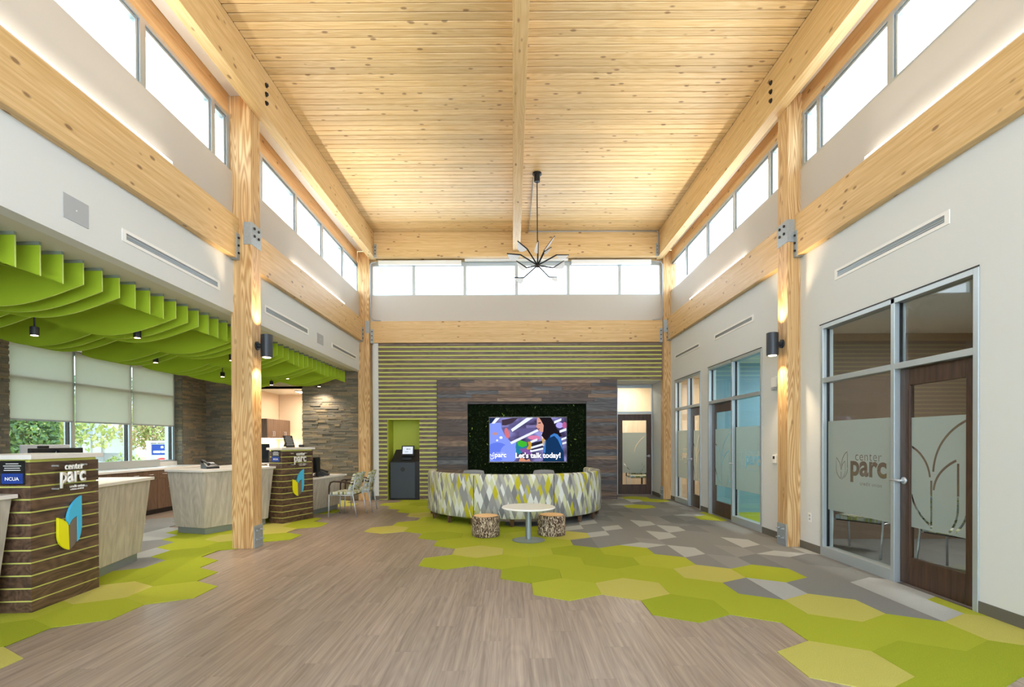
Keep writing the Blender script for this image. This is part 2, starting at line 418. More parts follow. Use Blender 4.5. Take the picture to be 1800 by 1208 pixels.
MT['chairfab'] = harlequin('guest_chair_fabric', 0.045, 0.045, CH, 3.0)
for n, c in (('lime1', (164, 174, 56)), ('lime2', (170, 178, 64)), ('lime3', (152, 165, 50)), ('pale', (186, 182, 98)), ('g1', (132, 134, 135)), ('g2', (140, 142, 143)), ('g3', (122, 124, 126)), ('g4', (172, 176, 177))):
    MT['carpet_' + n] = plain('carpet_' + n, rgb(*c), 1.0, spec=0.05, bump=0.6, bscale=170, var=0.3)
# ================================================================ STRUCTURE
XL, XR, Y1, Y2, PW, PD = -3.461, 3.633, 6.684, 12.166, 0.279, 0.247
YF = -3.0                                   # entrance end, behind the camera
WR, WL = 3.803, -3.705                      # wall faces
ZB0, ZB1, ZSILL, ZHEAD, ZR0, ZC = 3.84, 4.38, 5.0, 5.74, 5.82, 6.415
BAYS = ((YF, Y1), (Y1 + PD, Y2))

# ---- floor slab with plank flooring and hexagonal carpet tiles
floor = struct('floor', MB().box(-7.95, 7.2, YF, 17.0, -0.2, -0.012), plain('concrete_slab', rgb(120, 112, 104), 0.8))
pmesh = MB().box(-0.0892, 0.0892, 0, 1.219, -0.012, 0.0).mesh('plank'); pmesh.materials.append(MT['lvt'])
def inpoly(p, poly):
    x, y = p; c = False; n = len(poly)
    for i in range(n):
        (x1, y1), (x2, y2) = poly[i], poly[(i + 1) % n]
        if (y1 > y) != (y2 > y) and x < (x2 - x1) * (y - y1) / (y2 - y1) + x1: c = not c
    return c
def pxpoly(pts): return [tuple(floor_px(*p)[:2]) for p in pts]
LIME = pxpoly([(664, 889), (694, 895), (713, 904), (735, 911), (690, 922), (640, 934), (690, 938), (737, 948), (766, 950), (763, 961), (800, 964), (795, 977), (754, 982), (739, 998), (784, 1002), (833, 995), (881, 1002), (881, 1018), (937, 1027), (940, 1048), (1002, 1057), (1059, 1046), (1130, 1056), (1150, 1080), (1233, 1094), (1287, 1080), (1368, 1094), (1417, 1127), (1371, 1146), (1424, 1194), (1500, 1230), (1700, 1330), (1900, 1330), (1900, 1150), (1720, 1082), (1683, 1077), (1655, 1089), (1550, 1078), (1500, 1053), (1417, 1043), (1380, 1054), (1299, 1044), (1271, 1025), (1345, 1024), (1414, 1014), (1385, 998), (1321, 993), (1283, 999), (1218, 993), (1205, 980), (1145, 972), (1136, 963), (1078, 958), (1004, 960), (1035, 945), (1000, 934), (960, 930), (900, 924), (880, 912), (870, 895), (860, 876), (664, 876)])
GREY = pxpoly([(860, 876), (870, 895), (880, 912), (900, 924), (960, 930), (1000, 934), (1035, 945), (1004, 960), (1078, 958), (1136, 963), (1145, 972), (1205, 980), (1218, 993), (1283, 999), (1321, 993), (1385, 998), (1414, 1014), (1345, 1024), (1271, 1025), (1299, 1044), (1380, 1054), (1417, 1043), (1500, 1053), (1550, 1078), (1655, 1089), (1683, 1077), (1900, 1135), (1290, 862), (1160, 862), (1080, 867), (1084, 876)])
LEFT = pxpoly([(-200, 1260), (0, 1181), (51, 1158), (19, 1138), (93, 1106), (202, 1092), (255, 1065), (346, 1051), (379, 1032), (352, 1023), (379, 1007), (352, 1000), (378, 985), (354, 978), (404, 967), (465, 952), (506, 949), (523, 940), (506, 934), (560, 926), (566, 919), (550, 911), (640, 878), (600, 868), (360, 925), (300, 927), (272, 955), (285, 985), (240, 1003), (-200, 1130)])
LEFTGREY = pxpoly([(-200, 1130), (240, 1003), (285, 985), (272, 955), (300, 927), (300, 914), (240, 918), (-200, 980)])
HU, HS, HR = 0.3165, 0.3655, 0.5465
def hexpts(cx, cy, g=0.0012):
    a, s = HU - g, HS - g * 1.15
    return [(cx, cy + s), (cx - a, cy + s / 2), (cx - a, cy - s / 2), (cx, cy - s), (cx + a, cy - s / 2), (cx + a, cy + s / 2)]
def clip(poly, axis, lim, keep_less):
    out = []; n = len(poly)
    for i in range(n):
        p, q = poly[i], poly[(i + 1) % n]
        ip = (p[axis] <= lim) == keep_less; iq = (q[axis] <= lim) == keep_less
        if ip: out.append(p)
        if ip != iq:
            t = (lim - p[axis]) / (q[axis] - p[axis]); out.append(tuple(p[k] + t * (q[k] - p[k]) for k in (0, 1)))
    return out
tile_cache = {}
def tile(cx, cy, kind, xmax=3.8, ymax=12.2, xmin=-7.1):
    P = hexpts(cx, cy); full = True
    for ax, lim, less in ((0, xmax, True), (1, ymax, True), (0, xmin, False)):
        if any(((p[ax] <= lim) != less) for p in P): P = clip(P, ax, lim, less); full = False
        if len(P) < 3: return
    P = [(x - cx, y - cy) for x, y in P]
    key = (kind if full else None)
    if key and key in tile_cache: me = tile_cache[key]
    else:
        mb = MB(); mats = [MT['carpet_' + kind[0]]]
        if len(kind) == 1 or not full: mb.prism(P, 0.0, 0.006)
        else:                                   # grey tile woven in two or three facets
            mats = [MT['carpet_' + k] for k in kind]; c = (0, 0)
            parts = [P[0:4], [P[3], P[4], P[5], P[0]]] if len(kind) == 2 else [[c, P[0], P[1], P[2]], [c, P[2], P[3], P[4]], [c, P[4], P[5], P[0]]]
            for i, pp in enumerate(parts): mb.prism(pp, 0.0, 0.006, i)
        me = mb.mesh('carpet_tile')
        for m in mats: me.materials.append(m)
        if key: tile_cache[key] = me
    o = bpy.data.objects.new('carpet_tile', me); COL.objects.link(o); o.location = (cx, cy, 0); attach(o, floor)
PALE = pxpoly([(1112, 1036), (1470, 1068), (1420, 1170), (1210, 1005), (842, 971), (700, 936), (760, 922), (1015, 943), (1690, 1100), (1780, 1200), (660, 934), (725, 905)])
SPOTS = pxpoly([(1660, 1062), (1118, 891), (1108, 874), (1145, 881), (1238, 903), (1262, 909)])
rnd = random.Random(11)
covered = []
for j in range(-8, 16):
    for i in range(-6, 6):
        cx, cy = 1.128 + HU * (2 * i + (j & 1)), 4.828 + HR * j
        if cy < 2.0 or cy > 12.5 or cx > 4.1: continue
        lime, grey = inpoly((cx, cy), LIME), inpoly((cx, cy), GREY)
        if lime:
            near = min((math.hypot(cx - p[0], cy - p[1]) for p in PALE))
            kind = ('pale',) if near < 0.3 else rnd.choice((('lime1',), ('lime1',), ('lime2',), ('lime3',)))
        elif grey:
            kind = rnd.choice((('g1',), ('g1', 'g4'), ('g2', 'g1', 'g3'), ('g3', 'g1'), ('g1', 'g4', 'g2'), ('g2',), ('g4', 'g1', 'g1'), ('g1', 'g2')))
            if min(math.hypot(cx - p[0], cy - p[1]) for p in SPOTS) < 0.31: kind = ('lime2',)
        else: continue
        covered.append((cx, cy)); tile(cx, cy, kind, ymax=12.2 if cx < 2.3 else 13.2)
for j in range(-5, 14):
    for i in range(-8, 4):
        cx, cy = -3.2265 + HU * (2 * i + (j & 1)), 4.755 + HR * j
        if cy > 12.3 or cx > -0.9: continue
        if inpoly((cx, cy), LEFT): kind = rnd.choice((('lime1',), ('lime2',), ('lime3',), ('pale',)))
        elif inpoly((cx, cy), LEFTGREY): kind = rnd.choice((('g4',), ('g1',), ('g2', 'g4'), ('g2',)))
        else: continue
        if min((math.hypot(cx - p[0], cy - p[1]) for p in covered), default=9) < 0.55: continue
        covered.append((cx, cy)); tile(cx, cy, kind)
n_planks = 0
for i in range(-40, 22):
    x = i * 0.1789; y = 1.6 - ((i * 0.618) % 1.0) * 1.22
    while y < 12.2:
        # only planks that show: not fully hidden below the carpet
        hid = all(min((math.hypot(x - p[0], yy - p[1]) for p in covered), default=9) < 0.30 for yy in (y + 0.05, y + 0.4, y + 0.8, y + 1.17))
        vis = y + 1.22 > 2.75 and abs(x) < 1.06 * (y + 1.3) and x > -4.6 and x < 3.2 and y < 11.2 and (x > -3.9 or y > 4.0)
        if not hid and vis and n_planks < 298:
            o = bpy.data.objects.new('plank', pmesh); COL.objects.link(o); o.location = (x, y, 0); attach(o, floor); n_planks += 1
        y += 1.22
# plain flooring under and beyond the loose planks
g = MB().box(-7.7, 3.8, YF + 0.1, 12.2, -0.0115, -0.004); o = g.build('floor_finish', MT['lvt'], floor)

# ---- ceiling: one board after another on the roof deck
ceiling = struct('ceiling', MB().box(-4.15, 4.55, YF - 0.4, 14.0, ZC + 0.04, ZC + 0.2), plain('roof_deck', rgb(128, 92, 54), 0.8))
bmesh_ = MB()
w_, t_ = 3.48 + 3.31, 0.1235
bmesh_.hexa([(0, 0.007, 0.007), (0, t_ - 0.007, 0.007), (0, t_ - 0.007, 0.04), (0, 0.007, 0.04)][::-1], [(w_, 0.007, 0.007), (w_, t_ - 0.007, 0.007), (w_, t_ - 0.007, 0.04), (w_, 0.007, 0.04)][::-1])
bmesh_.hexa([(0, 0.011, 0), (0, t_ - 0.011, 0), (0, t_ - 0.007, 0.007), (0, 0.007, 0.007)][::-1], [(w_, 0.011, 0), (w_, t_ - 0.011, 0), (w_, t_ - 0.007, 0.007), (w_, 0.007, 0.007)][::-1])
bm_ceil = bmesh_.mesh('ceiling_board'); bm_ceil.materials.append(MT['ceil'])
k = 0
while YF + k * t_ < 12.03 - 0.01:
    o = bpy.data.objects.new('ceiling_board', bm_ceil); COL.objects.link(o); o.location = (-3.31, YF + k * t_, ZC); attach(o, ceiling); k += 1
g = MB(); g.box(-3.31, 3.48, 12.17, 14.0, ZC + 0.01, ZC + 0.04); g.box(-4.15, -3.46, YF, 14.0, ZC + 0.01, ZC + 0.04); g.box(3.633, 4.55, YF, 14.0, ZC + 0.01, ZC + 0.04)
g.build('eaves_boarding', MT['beam_x'], ceiling)

# ---- glulam posts with steel shoes and knife-plate brackets
def bolt(mb, c, d, r=0.014, l=0.016):
    c, d = Vector(c), Vector(d); mb.tube([c, c + d * l], r, 6)
def post(x_in, side, y, label, plates):
    x_out = x_in + side * PW; a, b = min(x_in, x_out), max(x_in, x_out); i = -side      # i = direction into the room
    t = thing('timber_post', ((a + b) / 2, y + PD / 2, 0), label, 'post', 'glulam posts along the hall')
    MB().box(a, b, y, y + PD, 0.0, 6.0).build('post_shaft', MT['post'], t, bevel=0.006)
    sh = MB().box(min(x_in, x_in + i * 0.012), max(x_in, x_in + i * 0.012), y + 0.015, y + PD - 0.005, 0.0, 0.30).build('base_plate', MT['steel'], t, bevel=0.002)
    for dy in (0.07, 0.18):
        for z in (0.11, 0.23):
            mb = MB(); bolt(mb, (x_in + i * 0.012, y + dy, z), (i, 0, 0), 0.016, 0.022); mb.tube([(x_in + i * 0.03, y + dy, z), (x_in + i * 0.06, y + dy, z)], 0.007, 6)
            mb.build('bolt', MT['steel'], sh)
    # collar bracket round the inner corner
    br = MB(); br.box(min(x_in, x_in + i * 0.01), max(x_in, x_in + i * 0.01), y - 0.01, y + PD, 4.04, 4.335)
    br.box(min(x_in, x_in + side * 0.10), max(x_in, x_in + side * 0.10), y - 0.01, y, 4.04, 4.335)
    b1 = br.build('collar_bracket', MT['steel'], t, bevel=0.002)
    for dy, z in ((0.06, 4.27), (0.17, 4.27), (0.06, 4.17), (0.17, 4.17)):
        mb = MB(); bolt(mb, (x_in + i * 0.01, y + dy, z), (i, 0, 0), 0.018); mb.build('bolt', MT['bolt'], b1)
    return t
post(XL, -1, Y1, 'thick glulam timber post standing between the two teller desks', 0)
post(XR, 1, Y1, 'thick glulam timber post against the white wall before the office glazing', 0)
post(XL, -1, Y2, 'glulam timber post behind the patterned guest chairs, beside the slatted wall', 0)
post(XR, 1, Y2, 'glulam timber post at the corner beside the recessed back door', 0)

# ---- lower beams (between the posts), with end hangers
def beam(x0, x1, y0, y1, z0, z1, mat, label, hang=(), group=None):
    t = thing('timber_beam', ((x0 + x1) / 2, (y0 + y1) / 2, z0), label, 'beam', group)
    MB().box(x0, x1, y0, y1, z0, z1).build('beam_shaft', mat, t, bevel=0.006)
    for (hx, hy, axis, fx) in hang:
        mb = MB()
        if axis == 'y':   # hanger on a beam running along y: side plate, on inner face fx=+1/-1
            i = fx
            mb.box(min(hx, hx + i * 0.008), max(hx, hx + i * 0.008), hy, hy + 0.07, z0 - 0.01, z0 + 0.33)
            mb.box(min(hx, hx - i * 0.18), max(hx, hx - i * 0.18), hy, hy + 0.07, z0 - 0.012, z0)
        else:
            mb.box(hx, hx + 0.07, hy - 0.008, hy, z0 - 0.01, z0 + 0.33); mb.box(hx, hx + 0.07, hy, hy + 0.15, z0 - 0.012, z0)
        h = mb.build('hanger', MT['steel'], t, bevel=0.002)
        for z in (0.07, 0.17, 0.27):
            b = MB()
            if axis == 'y': bolt(b, (hx + fx * 0.008, hy + 0.035, z0 + z), (fx, 0, 0), 0.014)
            else: bolt(b, (hx + 0.035, hy - 0.008, z0 + z), (0, -1, 0), 0.014)
            b.build('bolt', MT['bolt'], h)
    return t
BL, BR = -3.62, 3.72
beam(BL - 0.18, BL, YF, Y1, ZB0, ZB1, MT['beam_y'], 'long knotty timber beam above the green baffle ceiling, ending at a post', [(BL, Y1 - 0.075, 'y', 1)])
beam(BL - 0.18, BL, Y1 + PD, Y2, ZB0, ZB1, MT['beam_y'], 'knotty timber beam between the post among the desks and the slatted wall', [(BL, Y2 - 0.075, 'y', 1)])
beam(BR, BR + 0.18, YF, Y1, ZB0, ZB1, MT['beam_y'], 'long knotty timber beam above the frosted logo window and its door', [(BR, Y1 - 0.075, 'y', -1)])
beam(BR, BR + 0.18, Y1 + PD, Y2, ZB0, ZB1, MT['beam_y'], 'knotty timber beam above the blue and the tan office fronts', [(BR, Y2 - 0.075, 'y', -1)])
beam(XL + 0.01, XR - 0.01, 12.2, 12.38, 3.81, 4.335, MT['beam_x'], 'timber beam crossing above the slatted feature wall', [(XL + 0.02, 12.2, 'x', 1), (XR - 0.09, 12.2, 'x', 1)])
# ---- roof beams
def roofbeam(x0, x1, y0, y1, z0, mat, label, bolts=()):
    t = thing('timber_beam', ((x0 + x1) / 2, (y0 + y1) / 2, z0), label, 'beam')
    MB().box(x0, x1, y0, y1, z0, ZC - 0.001).build('beam_shaft', mat, t, bevel=0.006)
    for (p, d) in bolts:
        b = MB(); b.tube([Vector(p) - Vector(d) * 0.002, Vector(p) + Vector(d) * 0.012], 0.03, 16); b.tube([Vector(p), Vector(p) + Vector(d) * 0.03], 0.018, 6)
        b.build('bolt', MT['bolt'], t)
    return t
roofbeam(-3.46, -3.31, YF, 13.5, ZR0, MT['beam_y'], 'roof beam under the board ceiling along the teller side, three bolts in it', [((-3.31, Y1 + 0.12, z), (1, 0, 0)) for z in (5.98, 6.10, 6.22)])
roofbeam(3.48, 3.633, YF, 13.5, ZR0, MT['beam_y'], 'roof beam under the board ceiling along the office side, three bolts in it', [((3.48, Y1 + 0.12, z), (-1, 0, 0)) for z in (5.98, 6.10, 6.22)])
tb = roofbeam(-3.309, 3.479, 12.03, 12.165, ZR0, MT['beam_x'], 'roof beam crossing above the end windows below the ceiling')
for x in (-3.3, 3.41):
    h = MB().box(x, x + 0.06, 12.018, 12.03, ZR0 - 0.01, ZR0 + 0.30).build('hanger', MT['steel'], tb)
    for z in (0.07, 0.15, 0.23):
        b = MB(); bolt(b, (x + 0.03, 12.018, ZR0 + z), (0, -1, 0), 0.012); b.build('bolt', MT['bolt'], h)
t = thing('timber_beam', (0.095, 4.5, 5.93), 'slender ridge beam running down the middle of the board ceiling', 'beam')
g = MB(); g.box(0.008, 0.183, YF, 12.028, 5.93, ZC - 0.001); g.build('beam_shaft', MT['beam_y'], t, bevel=0.005)
g = MB(); g.box(0.008, 0.183, 12.5, 13.5, 5.85, ZC - 0.001); g.build('beam_tail', MT['beam_y'], t, bevel=0.005)

# ---- right wall (offices) in two bays with openings
SF = [(4.12, 6.234, 2.83), (7.703, 9.818, 2.83), (10.222, 11.837, 2.82)]
g = MB(); X0, X1 = WR, WR + 0.147
def wall_y(mb, x0, x1, y0, y1, z0, z1, ops):
    y = y0
    for (a, b, h) in ops:
        mb.box(x0, x1, y, a, z0, z1); mb.box(x0, x1, a, b, h, z1); y = b
    mb.box(x0, x1, y, y1, z0, z1)
wall_y(g, X0, X1, YF, Y1, -0.012, ZB0, SF[:1]); struct('wall_right_front', g, MT['wall'])
g = MB(); wall_y(g, X0, X1, Y1 + PD, Y2, -0.012, ZB0, SF[1:]); struct('wall_right_rear', g, MT['wall'])
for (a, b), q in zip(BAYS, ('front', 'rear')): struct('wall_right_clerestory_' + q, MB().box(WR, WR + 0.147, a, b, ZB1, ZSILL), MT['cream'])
g = MB()
for a, b in ((YF, 4.12), (6.234, Y1), (Y1 + PD, 7.703), (9.818, 10.222), (11.837, Y2)): g.box(WR - 0.008, WR, a, b, 0.0, 0.102)
struct('baseboard_right', g, MT['base'])
# ---- left bulkhead and clerestory wall
g = MB()
for a, b in BAYS: g.box(WL - 0.14, WL, a, b, 3.14, ZB0)
g.box(WL - 0.14, XL - PW - 0.002, Y1, Y1 + PD, 3.14, ZB0)
struct('wall_left_bulkhead', g, MT['wall'])
g = MB()
for a, b in BAYS: g.box(WL - 0.14, WL, a, b, ZB1, ZSILL)
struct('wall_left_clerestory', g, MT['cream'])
struct('ceiling_teller_bay', MB().box(-7.95, WL - 0.14, YF, 12.5, 3.14, 3.3), MT['soffit'])

# ---- clerestory windows (one per bay), each pane, mullion and rail its own part
def clerestory(name, xg, side, y0, y1, mulls):
    t = thing(name, (xg, (y0 + y1) / 2, ZSILL), kind='structure')
    d = 0.05
    MB().box(xg - d, xg + d, y0, y1, ZSILL, ZSILL + 0.045).build('sill_rail', MT['alu'], t)
    MB().box(xg - d, xg + d, y0, y1, ZHEAD - 0.045, ZHEAD).build('head_rail', MT['alu'], t)
    ms = [y0 + 0.02] + [m for m in mulls if y0 < m < y1] + [y1 - 0.02]
    for m in ms: MB().box(xg - d, xg + d, m - 0.036, m + 0.036, ZSILL + 0.045, ZHEAD - 0.045).build('mullion', MT['alu'], t)
    for a, b in zip(ms, ms[1:]):
        a, b, z0, z1 = a + 0.036, b - 0.036, ZSILL + 0.045, ZHEAD - 0.045
        g = MB(); f = 0.035
        g.box(xg - 0.03, xg + 0.03, a + 0.008, a + f, z0, z1); g.box(xg - 0.03, xg + 0.03, b - f, b - 0.008, z0, z1); g.box(xg - 0.03, xg + 0.03, a + f, b - f, z0, z0 + 0.02); g.box(xg - 0.03, xg + 0.03, a + f, b - f, z1 - f, z1 - 0.008)
        g.build('sash', MT['alu'], t)
        g = MB(); g.box(xg - 0.02, xg + 0.02, a, a + 0.008, z0, z1); g.box(xg - 0.02, xg + 0.02, b - 0.008, b, z0, z1); g.box(xg - 0.02, xg + 0.02, a, b, z1 - 0.008, z1)
        g.build('gasket', MT['bolt'], t)
        MB().box(xg - 0.006, xg + 0.006, a + f, b - f, z0 + 0.02, z1 - f).build('pane', MT['skyglass'], t)
    return t
ML = [5.13 + 1.205 * k for k in range(-8, 7)]
clerestory('window_1', -3.795, -1, YF, Y1, ML); clerestory('window_2', -3.795, -1, Y1 + PD, Y2 + 0.12, ML)
clerestory('window_3', 3.875, 1, YF, Y1, ML); clerestory('window_4', 3.875, 1, Y1 + PD, Y2 + 0.12, ML)
for n_, a, b, y0_, y1_, z0_ in (('left', -3.85, -3.742, Y1, Y1 + PD, ZB0), ('right', 3.914, 3.95, Y1, Y1 + PD, -0.012), ('left_rear', -3.85, -3.742, Y2 + 0.12, 12.45, ZB0), ('right_rear', 3.914, 3.95, Y2, 12.42, ZB0)):
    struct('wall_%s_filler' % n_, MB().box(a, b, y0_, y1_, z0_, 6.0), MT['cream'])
# wood header boards above the windows
for x0, x1, nm in ((-3.85, -3.745, 'trim_1'), (3.825, 3.93, 'trim_2')):
    g = MB()
    for a, b in BAYS: g.box(x0, x1, a, b, ZHEAD, ZC)
    g.box(x0, x0 + (x1 - x0) if False else x1, Y1, Y1 + PD, 6.001, ZC)
    struct(nm, g, MT['beam_y'])
# white light channel between header and roof beam
for x0, x1, lab in ((-3.735, -3.60, 'long white light channel tucked beside the roof beam on the teller side'), (3.77, 3.90 - 0.08, 'long white light channel tucked beside the roof beam on the office side')):
    t = thing('light_channel', ((x0 + x1) / 2, 6, 6.01), lab, 'light fixture')
    g = MB(); g.box(x0, x1, 1.5, Y2 - 0.01, 6.005, 6.06); g.build('channel', MT['white'], t)
    g = MB(); g.box(x0 + 0.02, x1 - 0.02, 1.6, Y2 - 0.06, 6.06, 6.07); g.build('diffuser', emit('channel_led', (1, 0.86, 0.66, 1), 6.0), t)

# ---- back wall, slats, clerestory
g = MB()
BW = 12.285                      # back of slats
g.box(XL + 0.066, -3.27, 12.25, 12.40, -0.012, 3.81)                  # white pilaster
struct('wall_back_pilaster', g, MT['wall']); g = MB()
g.box(3.66, 3.95, 12.42, 13.3, -0.012, 2.9)                      # right cheek of the recess
g.box(2.38, 2.49, 12.45, 13.3, -0.012, 2.9)                     # left cheek of the recess
g.box(2.38, 3.95, 12.42, 13.42, 2.9, 3.0)                       # recess ceiling
struct('wall_back_recess', g, MT['wall'])
g = MB(); g.box(3.648, 3.66, 12.42, 13.29, 0, 0.1); g.box(-3.39, -3.27, 12.242, 12.25, 0, 0.1); g.box(3.69, 3.6, 13.292, 13.3, 0, 0.1)
struct('baseboard_back', g, MT['base'])
back = struct('wall_back_slatted', MB().box(-3.27, -3.07, BW, 12.40, 0, 3.81).box(-3.07, -2.286, BW, 12.40, 1.955, 3.81).box(-2.286, -1.84, BW, 12.40, 0, 3.81).box(-1.84, 2.51, 12.33, 12.40, 0, 2.91).box(-1.84, 3.62, BW, 12.40, 2.915, 3.81), MT['limestrip'])
PITCHS = 0.1028
z = 0.0; k = 0
while z < 3.80:
    z0, z1 = z + 0.040 if k else 0.03, min(z + PITCHS, 3.81)
    segs = []
    if z1 < 1.97: segs += [(-3.27, -3.072), (-2.284, -1.84)]
    elif z1 < 2.94: segs += [(-3.27, -1.84)]
    else: segs += [(-3.27, 3.62)]; z0 = max(z0, 2.915)
    for a, b in segs: MB().box(a, b, 12.25, BW, z0, z1).build('slat', MT['walnut_x'], back)
    z += PITCHS; k += 1
# lime niche for the kiosk
g = MB(); g.box(-3.12, -3.07, BW + 0.115, 12.95, -0.012, 2.0); g.box(-2.286, -2.236, BW + 0.115, 12.95, -0.012, 2.0); g.box(-3.07, -2.286, 12.90, 12.95, -0.012, 2.0); g.box(-3.07, -2.286, BW + 0.115, 12.9, 1.955, 2.0)
struct('wall_niche', g, MT['lime'])
# clerestory above the back beam
struct('wall_back_clerestory', MB().box(-3.46, 3.63, 12.26, 12.40, 4.335, 4.96), MT['cream'])
struct('trim_3', MB().box(-3.46, 3.63, 12.30, 12.42, 5.80, ZC), MT['beam_x'])
t = thing('window_5', (0.08, 12.36, 4.96), kind='structure')
YG = 12.36
MB().box(-3.46, 3.63, YG - 0.05, YG + 0.05, 4.96, 5.0).build('sill_rail', MT['alu'], t)
MB().box(-3.46, 3.63, YG - 0.05, YG + 0.05, 5.69, 5.80).build('head_rail', MT['alu'], t)
ms = [-3.44, -2.412, -1.165, 0.094, 1.353, 2.605, 3.61]
for m in ms: MB().box(m - 0.038, m + 0.038, YG - 0.05, YG + 0.05, 5.0, 5.69).build('mullion', MT['alu'], t)
for a, b in zip(ms, ms[1:]): MB().box(a + 0.038, b - 0.038, YG - 0.006, YG + 0.006, 5.0, 5.69).build('pane', MT['skyglass'], t)
for a, b, lab in ((-3.25, -1.24, 'white roller shade cassette at the teller side of the end windows'), (1.42, 3.35, 'white roller shade cassette at the office side of the end windows'), (-1.16, 1.34, 'white roller shade cassette in the middle of the end windows')):
    tag(MB().box(a, b, 12.19, 12.295, 5.70 if a != -1.16 else 5.78, 5.80 if a != -1.16 else 5.86).build('shade_cassette', MT['white'], None, bevel=0.01), lab, 'shade')

# ---- feature wall of reclaimed planks
fw = struct('wall_feature', MB().box(-1.84, -1.10, 12.245, 12.33, 0, 2.905).box(1.77, 2.51, 12.245, 12.33, 0, 2.905).box(-1.10, 1.77, 12.245, 12.33, 2.325, 2.905).box(-1.10, 1.77, 12.245, 12.33, 0, 0.45), MT['barn2'])
rp = random.Random(5)
z = 0.0
while z < 2.89:
    h = min(rp.choice((0.064, 0.089, 0.089, 0.115)), 2.905 - z)
    spans = [(-1.84, 2.51)] if (z > 2.315 or z + h < 0.46) else [(-1.84, -1.10), (1.77, 2.51)]
    if h > 0.02:
        for a, b in spans:
            x = a
            while x < b - 0.01:
                e = x + rp.uniform(0.5, 1.5) if b - a > 1 else b
                if b - e < 0.3: e = b
                d = rp.uniform(0.0, 0.012)
                MB().box(x + 0.001, e - 0.001, 12.215 - d, 12.245, z + 0.0015, z + h - 0.0015).build('reclaimed_plank', MT['barn%d' % rp.choice((0, 1, 2, 2, 3, 4))], fw)
                x = e
    z += h
g = MB(); g.box(-1.845, -1.84, 12.20, 12.33, 0, 2.91); g.box(2.51, 2.515, 12.20, 12.45, 0, 2.91)
struct('trim_4', g, MT['black'])
struct('trim_5', MB().box(-1.103, -1.098, 12.2, 12.33, 0.45, 2.33).box(1.768, 1.773, 12.2, 12.33, 0.45, 2.33).box(-1.103, 1.773, 12.2, 12.33, 2.322, 2.327), MT['black'])

# ---- recess door front
t = thing('window_6', (3.2, 13.3, 2.1), kind='structure')
MB().box(2.72, 2.752, 13.27, 13.35, 0, 2.86).build('jamb', MT['alu'], t); MB().box(3.64, 3.69, 13.27, 13.35, 0, 2.86).build('jamb', MT['alu'], t)
MB().box(2.752, 3.64, 13.27, 13.35, 2.125, 2.19).build('transom_bar', MT['alu'], t); MB().box(2.752, 3.64, 13.27, 13.35, 2.81, 2.86).build('head_rail', MT['alu'], t)
MB().box(2.752, 3.64, 13.30, 13.312, 2.19, 2.81).build('pane', MT['glass'], t)
g = MB(); g.box(3.69, 3.95, 13.3, 13.42, -0.012, 2.9); g.box(2.72, 3.69, 13.3, 13.42, 2.86, 2.9); g.box(2.38, 2.72, 13.3, 13.42, -0.012, 2.9); struct('wall_recess', g, MT['wall'])

def lever(parent, p, out, along):
    """lever handle at p; out = direction off the leaf, along = direction of the lever"""
    p, out, along = Vector(p), Vector(out), Vector(along)
    h = MB(); h.tube([p, p + out * 0.012], 0.034, 20); h.tube([p, p + out * 0.05], 0.011, 10)
    h.tube([p + out * 0.05, p + out * 0.055 + along * 0.03, p + out * 0.052 + along * 0.125], [0.013, 0.011, 0.009], 10)
    return h.build('door_handle', MT['chrome'], parent, smooth=True)
# cut-out leaf emblem, unit box 0..1
LEAF = [bez((0.0, 0.66), (0.25, 0.56), (0.40, 0.42), (0.42, 0.24)) , ]
def emblem(ox, oy, s, w, sy=None):
    """outline leaf emblem as strokes: list of loops"""
    sy = sy or s; P = lambda x, y: (ox + x * s, oy + y * sy)
    paths = [bez(P(0, 0.78), P(0.25, 0.66), P(0.40, 0.52), P(0.42, 0.36), 10), [P(0, 0.78), P(0, 0.36)] , bez(P(0, 0.36), P(0.02, 0.18), P(0.2, 0.08), P(0.38, 0.0), 8),
             bez(P(0.47, 0.50), P(0.48, 0.75), P(0.7, 0.95), P(0.98, 1.0), 10), [P(0.98, 0.955), P(0.98, 0.42)], bez(P(0.98, 0.38), P(0.96, 0.22), P(0.80, 0.10), P(0.66, 0.05), 8),
             bez(P(0.44, 0.32), P(0.46, 0.50), P(0.62, 0.60), P(0.80, 0.66), 8), [P(0.80, 0.61), P(0.80, 0.34)], bez(P(0.80, 0.30), P(0.78, 0.16), P(0.62, 0.06), P(0.46, -0.02), 8), [P(0.42, 0.26), P(0.42, 0.02)]]
    return [stroke(p, w) for p in paths]

